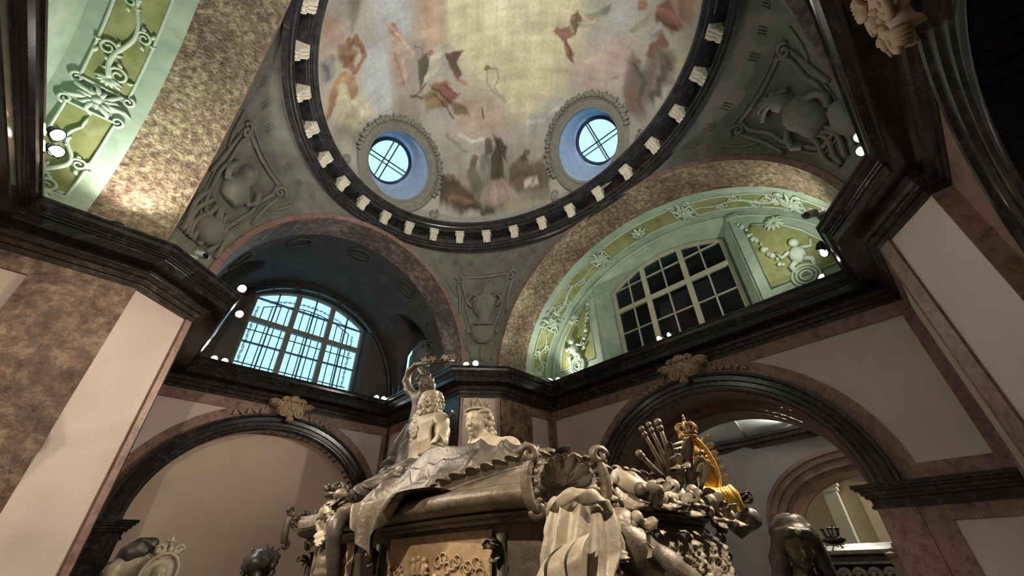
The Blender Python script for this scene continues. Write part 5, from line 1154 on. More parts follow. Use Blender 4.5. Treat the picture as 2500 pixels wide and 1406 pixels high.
# mantle corner hanging over the west rim
def hang(nm, y0, y1, tip, mat='pewter', depth=.09, n=44, k=30):
    def fn(i, j):
        u = i/n; v = j/k; y = lerp(y0, y1, u)
        prof = (1-abs(u-tip)/max(tip, 1-tip))**.8 if True else 1
        s = v*(.07+depth*prof); fo = .010*sin(u*21+2*sin(u*7))*min(1, v*1.6)
        if s < .055: x = .515-s*.9; z = cloth_z(.515, y)*0+.122+.006*sin(s/.055*PI)-s*.02; x -= .012*sin(s/.055*PI/2)
        else: x = .515-.0495-.012-.004*sin((s-.055)*40); z = .121-(s-.055)
        yy = y+(lerp(y0, y1, tip)-y)*.55*v*(1 if s > .05 else .5)
        return (x-fo-.010*v, yy, z)
    m = MB().grid(n+1, k+1, fn); m.grid(n+1, k+1, lambda i, j: (lambda p: (p[0]+.006, p[1], p[2]-.001))(fn(i, j)))
    return put(nm, m, mat, sar, True)
hang('hanging_mantle', .70, 1.02, .56, 'pewter', .085)
# console with scroll, shell and ribbed belly in the middle of the west side
cx_, cy_ = .452, 1.045
m = MB(); prof = [(.010, -.060), (.020, -.052), (.030, -.036), (.034, -.018), (.033, .0), (.030, .02), (.028, .05)]
rib = []
for i in range(40): t = i/39; r = np.interp(t, np.linspace(0, 1, len(prof)), [p[0] for p in prof]); z = lerp(-.060, .05, t); rib.append((r*(1+.07*abs(sin(t*PI*5))), z))
put('ribbed_belly', m.lathe(rib, (cx_, cy_, 0), 20, sx=.9), 'pewter', sar, True)
put('console_stem', MB().tube([(cx_, cy_, -.045), (cx_+.004, cy_+.004, -.12), (cx_+.012, cy_+.01, -.25), (cx_+.02, cy_+.01, -.42)], [.016, .013, .016, .022], 10), 'pewter_dark', sar, True)
m = MB(); scrollv(m, (cx_-.008, cy_+.045, .092), (0, 1, .15), (0, -.1, 1), .034, 1.15, .013, 24, tail=[(cx_-.014, cy_-.012, .055), (cx_-.016, cy_+.006, .052)])
put('console_scroll', m, 'pewter_light', sar, True)
m = MB()
for k in range(7):
    an = lerp(-1.2, 1.2, k/6); leaf(m, (cx_-.016, cy_-.004, .075), (-.12, .8*sin(an), -cos(an)*.8), (-1, 0, 0), .042, .011, .7)
for k in range(6):
    an = lerp(-1.3, 1.3, k/5); leaf(m, (cx_-.006, cy_-.004, .085), (-.2, sin(an), cos(an)), (-1, 0, 0), .046, .012, 1.0)
put('console_shell', m, 'pewter_light', sar, True)
m = MB()
for k in range(9): leaf(m, (cx_+.012, cy_-.018+.010*k, .125), (-.5+.1*(k % 3), .35*sin(k*2), .9), (-1, 0, .2), .038+.01*(k % 2), .012, 1.5)
m.ball((cx_+.004, cy_-.016, .112), (.020, .022, .020), 10, 7); m.ball((cx_-.006, cy_+.004, .148), (.016, .018, .014), 10, 7)
put('plume_crest', m, 'pewter', sar, True)
m = MB(); m.tube([(cx_-.012, cy_-.035, .10), (cx_-.024, cy_-.042, .085), (cx_-.022, cy_-.044, .05), (cx_-.006, cy_-.036, .0), (cx_, cy_-.03, -.05)], [.016, .020, .016, .014, .010], 9); put('console_flank', m, 'pewter_dark', sar, True)
m = MB(); m.tube([(cx_-.004, cy_+.040, .05), (cx_-.008, cy_+.042, .0), (cx_, cy_+.03, -.05)], [.010, .013, .006], 9); put('console_flank', m, 'pewter_dark', sar, True)
put('wing_leaf', leaf(MB(), (.492, 1.12, .132), (-.06, 1, -.12), (-.6, 0, 1), .22, .030, .12, 14, 8), 'pewter', sar, True)
m = MB()
for k in range(12): m.tube([(.50+.02*cos(k*.5)+.012*cos(k), 1.19+.016*sin(k*1.1), .165), (.49+.03*cos(k*.52), 1.19+.03*sin(k*.52), .182+.006*(k % 2))], .004, 5)
m.tube([(.50+.028*cos(i*PI/8), 1.19+.028*sin(i*PI/8), .166) for i in range(16)], .007, 6, closed=True)
for k in range(4): m.tube([(.50+.028*cos(k*PI/2)*cos(q*PI/8), 1.19+.028*sin(k*PI/2)*cos(q*PI/8), .168+.028*sin(q*PI/8)) for q in range(5)], .004, 5)
put('small_crown', m, 'pewter_dark', sar, True)
# trophies on the south end: leaves hanging over the rim, batons, plumes, acanthus
ys_ = .402
m = None
for k in range(17):
    u = .60+.58*k/16+.012*sin(k*5); x, y = u, sup(ang_y(u, 's'), -.004)[1]; m = MB()
    leaf(m, (x, y+.012, .112+.010*sin(k*3)), (.30*sin(k*2.3), -.40, -.85), (0, -1, .2), .050+.020*abs(sin(k*1.7)), .013+.005*(k % 2), .55)
    put('rim_leaf', m, 'pewter' if k % 3 else 'pewter_light', sar, True)
for k in range(14):
    u = .66+.46*k/13; x, y = u, sup(ang_y(u, 's'), -.012)[1]; m = MB()
    m.ball((x, y-.006, .098+.014*sin(k*2.7)), (.011, .012, .012), 9, 6); m.ball((x+.012, y-.010, .088+.012*sin(k*1.9)), (.008, .009, .010), 8, 6); leaf(m, (x, y-.004, .10), (.8*cos(k*1.9), -.4, .5*sin(k*1.3)), (0, -1, 0), .034, .008, .8)
    put('rim_bud', m, 'pewter_light' if k % 2 else 'pewter', sar, True)
m = MB(); m.tube([(.64, .415, .118), (.68, .400, .100), (.72, .385, .088), (.76, .380, .092), (.785, .385, .115), (.80, .40, .13)], [.018, .020, .016, .011, .009, .006], 9); put('swag', m, 'pewter_light', sar, True)
m = MB(); m.tube([(.655, .43, .125), (.675, .405, .118), (.69, .392, .096), (.685, .390, .070)], [.010, .014, .016, .008], 9); put('swag', m, 'pewter', sar, True)
for k, (b, t, r) in enumerate((((.86, .425, .13), (.790, .43, .228), .0042), ((.87, .42, .13), (.815, .425, .240), .0042), ((.885, .42, .13), (.848, .42, .250), .0055), ((.84, .425, .13), (.770, .435, .178), .0050))):
    m = MB().tube([b, tuple(lerp(p, q, .6) for p, q in zip(b, t)), t], [r*1.3, r, r*.8], 8); m.ball(t, r*1.5, 9, 6); m.ball(tuple(lerp(p, q, .9) for p, q in zip(b, t)), r*1.5, 8, 5)
    put('baton', m, 'pewter', sar, True)
rq = random.Random(3)
for k in range(22):
    m = MB(); bx_ = .80+.155*rq.random(); an = lerp(-.9, .75, (bx_-.80)/.155)+.4*(rq.random()-.5)
    leaf(m, (bx_, .425-.03*rq.random(), .118+.02*rq.random()), (sin(an)*.8-.15, -.25*rq.random(), 1.0), (-.7, -.7, .1), .045+.045*rq.random(), .008+.005*rq.random(), .3+.9*rq.random()); put('trophy_plume', m, ('pewter', 'pewter_light', 'pewter')[k % 3], sar, True)
for k in range(6):
    m = MB(); m.tube([(.835+.004*k, .405, .15+.010*k), (.875+.004*k, .398, .152+.012*k)], .0028, 6); put('trophy_arrow', m, 'pewter_light', sar, True)
# garlands down the corners of the south end
for u in (1.118, .615):
    for k in range(11):
        x, y = sup(ang_y(u, 's')+.002*k*0, -.004); z = .068-.030*k; m = MB()
        for q in range(5): m.ball((x+.010*cos(q*1.4+k), y-.005-.003*(q % 2), z+.011*sin(q*1.4+k)), .0052+.0022*((q+k) % 3), 8, 6)
        leaf(m, (x, y-.004, z), (cos(k*2.1)*.9, -.4, sin(k*1.7)), (0, -1, .1), .024, .0065, .5, 6, 4)
        put('garland_fruit', m, 'pewter_dark' if u > 1 else 'pewter', sar, True)
m = MB().tube([(1.135, .395, .085), (1.165, .40, .080), (1.185, .43, .07), (1.18, .45, .05)], [.016, .024, .022, .014], 10); put('corner_swell', m, 'pewter_dark', sar, True)
m = MB()
for k in range(6): leaf(m, (1.125, .40, .115), (cos(k*1.05)*.8, -.4, .5+.5*sin(k)), (0, -1, 0), .035, .009, .9)
put('corner_spray', m, 'pewter_dark', sar, True)
# gilded shield with crown
sh = root('gilded_shield', (.968, .42, .12), 'gilded coat of arms under a small crown on the sarcophagus end', 'coat of arms')
SHU, SHV, SHN = Vector((.84, -.54, 0)), Vector((-.24, .10, .97)), Vector((-.54, -.84, .0))
SH = lambda u, v, h=0: Vector((.985, .408, .180))+SHU*(.046*u)+SHV*(.054*v)+SHN*(.026*h)
out = [(cos(2*PI*i/40)*.62, 1.05*sin(2*PI*i/40)) for i in range(40)]
put('oval_field', MB().grid(40, 4, lambda i, j: SH(out[i][0]*(1, .9, .5, .02)[j], out[i][1]*(1, .9, .5, .02)[j], (0, .25, .36, .4)[j]), cu=True), 'gilt', sh, True)
put('oval_rim', MB().tube([SH(*p, .28) for p in out], .0045, 7, closed=True), 'gilt', sh, True)
m = MB(); m.ball(SH(0, .1, .45), (.008, .005, .014), 8, 6)
for s in (-1, 1):
    for q in range(4): m.tube([SH(s*.08, .2, .45), SH(s*(.22+.04*q), .45-.22*q, .48), SH(s*(.30+.02*q), .25-.26*q, .42)], [.004, .0045, .002], 6)
    m.ball(SH(s*.10, .42, .48), .0055, 7, 5)
put('eagle_emblem', m, 'browngilt', sh, True)
m = MB()
for k in range(9):
    u = lerp(-.9, .9, k/8); m.tube([SH(u*.75, -.75-.25*cos(u), .3), SH(u*.9, -1.25-.1*sin(k*2), .35), SH(u*1.02, -1.72-.12*sin(k*2.4), .2)], [.010, .013, .008], 7)
put('gilt_drapery', m, 'gilt', sh, True)
for s in (-1, 1):
    m = MB()
    for k in range(6): leaf(m, SH(s*.62, -.7+.32*k, .1), (s*.8, -.2, .6), (0, -1, 0), .026, .007, .8)
    put('leaf_border', m, 'browngilt' if s < 0 else 'pewter_light', sh, True)
m = MB().tube([SH(-.35, .95, .3), SH(-.6, .55, .35), SH(-.75, -.2, .3), SH(-.6, -.8, .3)], .006, 7); put('gilt_band', m, 'gilt', sh, True)
cr = MB(); cc = SH(-.02, 1.22, .1); CS = .74
cr.tube([cc+CS*Vector((.024*cos(2*PI*i/20), .024*sin(2*PI*i/20), 0)) for i in range(20)], .0042, 7, closed=True)
cr.tube([cc+CS*Vector((.022*cos(2*PI*i/20), .022*sin(2*PI*i/20), -.010)) for i in range(20)], .0035, 7, closed=True)
put('crown_band', cr, 'browngilt', sh, True)
for k in range(6):
    a = k*PI/3+.2; put('crown_arch', MB().tube([cc+CS*Vector((cos(a)*r_, sin(a)*r_, z_)) for r_, z_ in ((.024, 0), (.031, .012), (.031, .022), (.022, .030), (.010, .030), (.003, .026))], .0032, 7), 'browngilt', sh, True)
m = MB(); m.ball(cc+CS*Vector((0, 0, .034)), .005, 9, 7); m.ball(cc+CS*Vector((0, 0, .044)), .004, 8, 6); m.tube([cc+CS*Vector((-.006, 0, .052)), cc+CS*Vector((.006, 0, .052))], .002, 5); m.tube([cc+CS*Vector((0, 0, .046)), cc+CS*Vector((0, 0, .060))], .002, 5)
put('crown_orb', m, 'browngilt', sh, True)
# ---------------------------------------------------------------- figures on the sarcophagus
# empress, half sitting, head turned to the left
def wavy_hair(sc, hc, F_, L_, U_, s):
    H = Vector(hc); sc.ell(tuple(H-F_*(.22*s)+U_*(.30*s)), (.86*s, .86*s, .74*s), None, .1*s)
    for k in range(9):                                     # combed waves running back from the brow
        an = lerp(-1.5, 1.5, k/8)
        pts = [tuple(H+F_*((.52-.5*q)*s*cos(an)-.15*q*s)+L_*(.80*s*sin(an)*(1+.08*sin(q*7)))+U_*((.55+.42*sin(min(1, q*1.2)*PI*.62)*cos(an*.6)-.55*q*abs(an)/1.5)*s)) for q in (0, .25, .5, .75, 1)]
        sc.path(pts, .13*s, .17*s, .04*s)
    for sd in (-1, 1):
        for k in range(8): sc.ell(tuple(H+L_*(sd*.80*s)-F_*(.30*s+.10*s*sin(k*2.2))+U_*((.35-.30*k)*s)), (.21*s, .21*s, .19*s), None, .05*s)
    for k in range(10): sc.ell(tuple(H-F_*(.95*s)+L_*(.55*s*sin(k*2.4))+U_*((.5-.2*k)*s)), .24*s, None, .06*s)
t = root('empress_statue', (.77, .90, .20), 'pale pewter statue of a half reclining woman wearing a laurel crown', 'statue')
hs = .044; sc = Sculpt(.012); hc, hF = (.757, .925, .347), (-.99, -.22, -.12)
P = add_head(sc, hc, hF, hs)
F_, L_, U_ = frame_of(hF)
sc.cap((.772, .918, .305), (.785, .908, .270), .024, .040)
sc.cap((.782, .980, .262), (.800, .838, .262), .032, .032, .03)               # shoulders
sc.ell((.783, .908, .242), (.052, .075, .050), None, .03)
for q in (.948, .880): sc.ell((.748, q, .245), (.026, .028, .026), None, .02)
sc.path([(.80, .838, .262), (.790, .795, .220), (.745, .80, .195)], .030, .020); sc.path([(.782, .98, .262), (.745, 1.03, .262), (.715, 1.075, .305)], .026, .015)
put_sculpt('figure', sc, 'pewter_light', t, .0028)
sc = Sculpt(.006); wavy_hair(sc, hc, F_, L_, U_, hs)
put_sculpt('hair', sc, 'pewter_light', t, .0026)
m = MB(); H = Vector(hc)
for k in range(26):
    an = lerp(-2.6, 2.6, (k % 13)/12); row = k//13; dr = F_*cos(an)+L_*sin(an)
    c = H-F_*.006+dr*(.036-.004*row)+U_*(.030+.006*cos(an)+.008*row)
    leaf(m, c, dr*(.30-.2*row)+U_*1.0+L_*(.25*sin(k*2.3)), dr, (.013+.009*max(0, cos(an))*(1+row*.3)), .0040, .35, 6, 4)
m.tube([H-F_*.006+(F_*cos(a)+L_*sin(a))*.036+U_*(.029+.006*cos(a)) for a in [lerp(-2.6, 2.6, i/24) for i in range(25)]], .0035, 6)
put('laurel_crown', m, 'pewter_light', t, True)
sc = Sculpt(.012); sc.path([(.770, .990, .245), (.738, .955, .228), (.728, .905, .222), (.742, .855, .226), (.790, .825, .245)], .020, .022)
sc.path([(.800, .825, .25), (.81, .775, .225), (.83, .73, .20)], .028, .020); sc.ell((.775, .905, .195), (.085, .11, .040), None, .03)
put_sculpt('bodice_drapery', sc, 'pewter_dark', t, .0034, folds((.5, .9, -.5), 70, .0065, 1.2))
sc = Sculpt(.006)
for k in range(6): sc.path([(.792+.003*k, .868-.008*k, .290-.003*k), (.803+.003*k, .838-.010*k, .276-.006*k), (.812+.004*k, .805-.010*k, .240-.006*k)], .0072, .0095, .004)
put_sculpt('shoulder_knot', sc, 'pewter_light', t, .0026)
# emperor, seen from behind, long curled wig
t = root('emperor_statue', (.79, 1.22, .20), 'pale pewter statue of a seated man with long curled wig seen from behind', 'statue')
hc, hF = (.788, 1.222, .484), (1.0, -.10, -.05); sc = Sculpt(.014)
P = add_head(sc, hc, hF, .040)
sc.cap((.775, 1.276, .410), (.782, 1.156, .404), .030, .032, .03)
sc.ell((.780, 1.218, .375), (.044, .066, .056), None, .03); sc.ell((.772, 1.225, .312), (.042, .060, .052), None, .03); sc.ell((.77, 1.228, .255), (.052, .072, .045), None, .03)
sc.path([(.782, 1.156, .404), (.765, 1.112, .362), (.745, 1.085, .322), (.728, 1.075, .318)], .026, .014); sc.path([(.775, 1.276, .410), (.79, 1.305, .36), (.81, 1.29, .31)], .027, .018)
for k in range(4): sc.path([(.728, 1.082-.008*k, .320), (.712, 1.076-.008*k, .318+.004*k), (.702, 1.074-.007*k, .308)], .0058, .0045, .003)   # fingers
sc.path([(.730, 1.074, .324), (.718, 1.064, .332)], .0065, .005, .003)
put_sculpt('figure', sc, 'pewter_light', t, .0032)
sc = Sculpt(.0035); F_, L_, U_ = frame_of(hF); rs = random.Random(5)
sc.ell(tuple(Vector(hc)-F_*.008+U_*.006), (.038, .038, .042), None, .006)
for k in range(230):
    u, v = rs.random(), rs.random(); an = lerp(.85, 2*PI-.85, u); ph = lerp(-1.25, 1.5, v)
    rr = .040+.005*rs.random(); d = (F_*cos(an)+L_*sin(an))*cos(ph*.8 if ph > 0 else ph*.3)*rr
    sc.ell(tuple(Vector(hc)+d+U_*(.038*math.sin(max(ph, 0))+.040*min(ph, 0))), .0052+.0026*rs.random())
for j in range(4):                                                              # locks down the back
    for k in range(11): sc.ell(tuple(Vector(hc)-F_*(.030+.010*sin(k*.35)+.003*cos(k*1.9+j))+L_*(.010+.012*j+.003*sin(k*1.5))+U_*(-.034-.0125*k+.003*j)), .0088)
put_sculpt('curled_wig', sc, 'pewter_light', t, .0022)
sc = Sculpt(.003)
for k in range(6):
    y0 = 1.196-.012*k; sc.path([(.740, y0, .396), (.730, y0-.004, .365), (.726, y0-.012, .335), (.730, y0-.020, .300)], .0052, .0078, .002)
for k in range(8): sc.ell((.732, 1.226+.013*cos(k*.8), .378+.015*sin(k*.8)), (.006, .0085, .0085))
sc.ell((.732, 1.226, .378), (.008, .009, .009))
put_sculpt('shoulder_ribbon', sc, 'pewter_light', t, .0024)
sc = Sculpt(.016); sc.ell((.752, 1.235, .235), (.085, .10, .045), None, .03); sc.path([(.77, 1.30, .285), (.725, 1.34, .245), (.67, 1.385, .21), (.61, 1.42, .188)], .032, .024); sc.path([(.742, 1.19, .262), (.69, 1.165, .245), (.64, 1.12, .225)], .032, .024); sc.path([(.735, 1.25, .262), (.68, 1.275, .225), (.61, 1.29, .195)], .03, .022)
put_sculpt('waist_drapery', sc, 'pewter_cloth', t, .0038, folds((.6, .7, -.6), 62, .008, 1.3))
# cherub with the star wreath
t = root('cherub_statue', (.85, 1.42, .20), 'dark pewter cherub behind the emperor raising one arm', 'statue')
hc, hF = (.838, 1.368, .618), (-.45, -.86, -.22); sc = Sculpt(.010); P = add_head(sc, hc, hF, .036)
sc.cap((.850, 1.432, .578), (.860, 1.352, .560), .024, .022, .02); sc.ell((.855, 1.405, .525), (.032, .044, .052), None, .03); sc.ell((.856, 1.412, .462), (.036, .046, .048), None, .03)
sc.path([(.850, 1.440, .582), (.843, 1.490, .620), (.840, 1.522, .672)], .021, .016); sc.path([(.840, 1.522, .672), (.838, 1.502, .712), (.836, 1.448, .724), (.835, 1.372, .708)], .016, .0095)
sc.path([(.860, 1.352, .560), (.850, 1.335, .60), (.835, 1.375, .658), (.828, 1.405, .690)], .018, .009)
for k in range(4): sc.path([(.835, 1.372, .712-.004*k), (.832, 1.352, .712-.007*k), (.830, 1.342, .702-.007*k)], .0052, .0042, .003)
sc.path([(.835, 1.368, .702), (.828, 1.360, .694)], .0055, .0045, .003)
sc.path([(.85, 1.435, .42), (.84, 1.45, .34), (.85, 1.47, .23)], .030, .020); sc.path([(.865, 1.39, .42), (.865, 1.39, .33), (.87, 1.40, .22)], .030, .020)
put_sculpt('figure', sc, 'pewter', t, .0030)
sc = Sculpt(.004); F_, L_, U_ = frame_of(hF)
for k in range(60): an = lerp(1.0, 2*PI-1.0, rs.random()) if k % 3 else rs.random()*2*PI; ph = (.0 if k % 3 else .95)+rs.random()*.6; sc.ell(tuple(Vector(hc)+(F_*(cos(an)*.82-.12)+L_*sin(an)*.9)*(.034*cos(ph))+U_*(.010+.027*sin(ph))), .0068)
put_sculpt('curls', sc, 'pewter', t, .0026)
sc = Sculpt(.012); sc.path([(.85, 1.455, .46), (.835, 1.485, .40), (.815, 1.505, .32), (.785, 1.49, .24)], .022, .040); sc.path([(.845, 1.42, .45), (.835, 1.43, .36), (.825, 1.43, .25)], .026, .045)
put_sculpt('loin_cloth', sc, 'pewter_dark', t, .0036, folds((.6, .8, .2), 70, .007, 1.2))
wr = root('star_wreath', (.84, 1.26, .65), 'wreath of small stars held up by the cherub', 'wreath')
wc = Vector((.84, 1.285, .682)); we1 = Vector((.35, -.9, -.10)).normalized(); we2 = Vector((.85, .3, .42)).normalized()
put('hoop', MB().tube([wc+we1*(.062*cos(2*PI*i/28))+we2*(.055*sin(2*PI*i/28)) for i in range(28)], .0052, 7, closed=True), 'pewter_dark', wr, True)
put('inner_hoop', MB().tube([wc+we1*(.055*cos(2*PI*i/28))+we2*(.048*sin(2*PI*i/28))+uz*.008 for i in range(28)], .0035, 6, closed=True), 'pewter_dark', wr, True)
def star_mesh(c, n_, r, pts=5, th=.004, rot=0):
    n_ = Vector(n_).normalized(); a = n_.orthogonal().normalized(); b = n_.cross(a)
    rim = [c+(a*cos(rot+PI*i/pts)+b*sin(rot+PI*i/pts))*(r if i % 2 == 0 else r*.38) for i in range(2*pts)]
    return MB().add(rim+[c+n_*th, c-n_*th], [(i, (i+1) % (2*pts), 2*pts) for i in range(2*pts)]+[((i+1) % (2*pts), i, 2*pts+1) for i in range(2*pts)])
for k in range(8):
    an = 2*PI*k/8+.2; c = wc+we1*(.064*cos(an))+we2*(.057*sin(an))
    put('star', star_mesh(c+uz*.016, (-.6, -.75, .2), .020, 5, .004, k), 'pewter_light' if k % 2 else 'browngilt', wr)
    put('star_pin', MB().tube([c, c+uz*.016], .002, 5), 'pewter_dark', wr)
tr = root('trumpet', (.80, 1.125, .38), 'small dark trumpet raised between emperor and empress', 'trumpet')
put('bell', MB().lathe([(.003, 0), (.004, .012), (.007, .022), (.013, .030), (.0125, .030), (.006, .022)], (.80, 1.138, .414), 16, M=Vector((0, 0, 1)).rotation_difference(Vector((.35, -.8, .7))).to_matrix()), 'pewter_dark', tr, True)
put('tube', MB().tube([(.80, 1.138, .414), (.80, 1.15, .40), (.80, 1.14, .385), (.80, 1.125, .37), (.80, 1.13, .34), (.80, 1.13, .28)], .004, 7), 'pewter_dark', tr, True)
# ---------------------------------------------------------------- mourners at the corners
t = root('veiled_mourner', (.50, .37, ZF), 'mourning statue hidden under a heavy draped veil at the near corner', 'statue')
sc = Sculpt(.016); sc.ell((.500, .392, .035), (.036, .036, .042), None, .02); sc.cap((.500, .395, .02), (.505, .40, -.06), .028, .038, .03)
sc.cap((.46, .38, -.06), (.55, .42, -.07), .042, .045, .03); sc.cap((.51, .41, -.09), (.52, .43, -.30), .075, .09, .04)
put_sculpt('figure', sc, 'pewter_dark', t, .0045)
def veil(i, j, n=140, k=60):
    u = 2*PI*i/n; v = j/k; ax_ = Vector((.499, .388)); r = .047*math.sin(min(1, v*1.5)*PI/2)*(1+.06*max(0, v-.5))
    side = max(0, cos(u-3.55))                          # trails off to the left
    drop = .087-.062*(1-cos(min(1, v*1.25)*PI/2))-.055*max(0, v-.5)*(.55+1.25*side)
    ph = u*5.0+1.6*sin(u*2+.6)+v*2.6; rid = (1-abs(sin(ph)))**1.4
    fo = (.011*(rid-.35)+.004*sin(u*11+1+v*3))*max(0, v-.12)*1.5
    tr_ = .060*side*max(0, v-.5)**1.15*2.0
    wv = .010*sin(u*6+v*4)*max(0, v-.7)*2
    return (ax_.x+(r+fo)*cos(u)-tr_*.80+wv*.4, ax_.y+(r+fo)*sin(u)*.95-tr_*.25, drop+wv-.040*side*max(0, v-.72)*2)
m = MB().grid(140, 61, veil, cu=True); m.grid(140, 61, lambda i, j: (lambda p: (p[0]*.965+.499*.035, p[1]*.965+.388*.035, p[2]-.004))(veil(i, j)), cu=True)
put('veil', m, 'pewter_light', t, True)
def twist(i, j, n=30):
    a = lerp(2.5, 5.5, i/n); c = Vector(((.499+.046*cos(a)), .388+.044*sin(a), .058+.020*sin((a-2.5)/3*PI)-.012*(a-2.5)/3)); o = Vector((cos(a), sin(a), 0))
    w = .002+.0065*sin(PI*i/n)**.8; q = j/10*PI
    return c+o*(w*.55*sin(q))+uz*(w*cos(q)+.003*sin(a*9+q*2))
put('veil_fold', MB().grid(31, 11, twist), 'pewter_light', t, True)
def tail(i, j, n=26, k=24):
    u = i/n; v = j/k; p0 = Vector((.452-.030*u, .338+.020*u, .030-.012*u)); d = Vector((-.055-.030*u, -.004, -.062+.016*u))
    return p0+d*v+Vector((.4, -1, .35))*(.0075*sin(u*13+v*3.5)*(.3+v))+Vector((-.010*sin(v*PI*1.6), 0, .012*sin(u*9+1)*v*v))
m = MB().grid(27, 25, tail); m.grid(27, 25, lambda i, j: tail(i, j)+Vector((.003, .004, 0)))
put('veil_tail', m, 'pewter_light', t, True)
sc = Sculpt(.012); sc.path([(.560, .385, .035), (.585, .365, .012), (.625, .35, -.012), (.665, .345, -.035), (.70, .345, -.075)], .026, .030); sc.ell((.580, .378, .048), (.024, .022, .020), None, .01); sc.ell((.600, .375, .030), (.022, .022, .02), None, .01)
put_sculpt('draped_arm', sc, 'pewter', t, .0036)
for k in range(9):
    m = MB(); c = (.588+.010*sin(k*2.2), .350, .045-.017*k)
    for q in range(4): m.ball((c[0]+.010*cos(q*1.7+k), c[1]+.004*q, c[2]+.008*sin(q*1.7+k)), .0075+.002*(q % 2), 8, 6)
    leaf(m, c, (.6*cos(k*2), -.5, .5*sin(k*1.5)), (0, -1, .2), .026, .008, .6, 6, 4)
    put('flower_spray', m, 'pewter' if k % 2 else 'pewter_light', t, True)
t = root('hooded_woman_statue', (1.05, .29, ZF), 'dark bust length statue of a woman in a headscarf at right corner', 'statue')
sc = Sculpt(.014); hc, hF = (1.040, .288, .022), (-.85, -.45, -.34); P = add_head(sc, hc, hF, .037)
sc.cap((1.035, .345, -.060), (1.085, .255, -.064), .024, .024, .02); sc.cap((1.062, .30, -.085), (1.065, .31, -.25), .042, .060, .03)
put_sculpt('figure', sc, 'pewter', t, .0025)
F_, L_, U_ = frame_of(hF); H_ = Vector(hc); sc = Sculpt(.012)
sc.ell(tuple(H_-F_*.014+U_*.016), (.038, .038, .034), None, .008)
sc.path([tuple(H_+L_*(-.028)+U_*.016), tuple(H_+L_*(-.036)-F_*.01-U_*.03), tuple(H_+L_*(-.046)-F_*.01-U_*.075), tuple(H_+L_*(-.052)-U_*.12)], .012, .018)
sc.path([tuple(H_+L_*(.028)-F_*.01+U_*.016), tuple(H_+L_*(.036)-F_*.012-U_*.03), tuple(H_+L_*(.044)-F_*.014-U_*.085), tuple(H_+L_*(.05)-F_*.012-U_*.13)], .012, .020)
sc.path([tuple(H_+F_*.022+U_*.026+L_*.018), tuple(H_+F_*.022+U_*.030-L_*.014), tuple(H_-F_*.0+U_*.024-L_*.034)], .007, .007, .005)
for k in range(4): sc.path([tuple(H_+L_*.03*cos(.4*k)+U_*(.030-.003*k)-F_*(.006*k)), tuple(H_+U_*(.040-.002*k)-F_*(.004+.010*k)), tuple(H_-L_*.03*cos(.4*k)+U_*(.028-.003*k)-F_*(.006*k))], .006, .006, .003)
put_sculpt('headscarf', sc, 'pewter_dark', t, .0034, folds((.5, .5, .9), 75, .0022, .8))
put('brooch', MB().ball(tuple(H_+F_*.032+U_*.032), .0055, 9, 6), 'pewter_light', t, True)
t = root('crowned_mourner', (.45, 1.49, ZF), 'dark statue head with long hair and spiked diadem beyond the far corner', 'statue')
sc = Sculpt(.014); hc, hF = (.445, 1.49, .012), (.55, .75, -.1); P = add_head(sc, hc, hF, .046); sc.cap((.405, 1.52, -.085), (.495, 1.46, -.085), .034, .034, .03); sc.cap((.45, 1.50, -.11), (.46, 1.5, -.3), .06, .08, .04)
put_sculpt('figure', sc, 'pewter_dark', t, .0045)
F_, L_, U_ = frame_of(hF); H_ = Vector(hc); sc = Sculpt(.006); wavy_hair(sc, hc, F_, L_, U_, .046)
sc.ell(tuple(H_-F_*.046+U_*.006), (.026, .026, .022), None, .008)
put_sculpt('hair', sc, 'pewter_dark', t, .0032)
for k in range(5): put('diadem_star', star_mesh(H_+L_*(.017*(k-2))+U_*(.052-.004*abs(k-2)), (-.7, -.7, .1), .009, 5, .003, k), 'pewter', t)
# ---------------------------------------------------------------- monument in the north arm: child with portrait medallion and star
t = root('medallion_monument', (.31, 2.32, ZF), 'pale cherub holding an oval portrait medallion before the blind arch', 'monument')
put('pedestal', MB().box((.10, 2.2, ZF), (.355, 2.6, -.16)).box((.12, 2.22, -.16), (.345, 2.57, -.10)), 'pewter_dark', t)
sc = Sculpt(.014); P = add_head(sc, (.258, 2.32, .082), (.55, -.7, -.35), .036)
sc.cap((.215, 2.33, .045), (.275, 2.32, .045), .026, None, .02); sc.ell((.235, 2.34, .0), (.045, .04, .06), None, .03); sc.path([(.21, 2.33, .045), (.185, 2.31, .02), (.19, 2.28, -.01)], .022, .016); sc.path([(.28, 2.32, .045), (.31, 2.29, .055), (.35, 2.28, .062)], .02, .013)
sc.path([(.22, 2.34, -.04), (.19, 2.29, -.09), (.20, 2.29, -.15)], .036, .022); sc.path([(.25, 2.34, -.04), (.25, 2.28, -.08), (.26, 2.29, -.15)], .034, .02)
put_sculpt('cherub', sc, 'pewter_light', t, .004)
sc = Sculpt(.012); sc.path([(.262, 2.315, .085), (.225, 2.33, .075), (.20, 2.34, .02), (.19, 2.34, -.06)], .03, .034); sc.path([(.245, 2.315, .10), (.275, 2.31, .105)], .026, .022)
put_sculpt('hood', sc, 'pewter_dark', t, .004, folds((.6, .2, .7), 90, .006))
mc, mx_, mz_ = Vector((.325, 2.27, .005)), Vector((1, 0, 0)), Vector((.1, .1, 1)).normalized()
OV = lambda a, r, h=0: mc+mx_*(.056*r*cos(a))+mz_*(.066*r*sin(a))+Vector((-.1, -h, 0))*(1 if h else 0)*.0+Vector((0, -h, 0))
put('medallion_field', MB().grid(32, 3, lambda i, j: OV(2*PI*i/32, (1, .6, .02)[j], (.0, .006, .008)[j]), cu=True), 'pewter_light', t, True)
put('medallion_rim', MB().tube([OV(2*PI*i/36, 1.0, .006) for i in range(36)], .007, 7, closed=True), 'pewter_light', t, True)
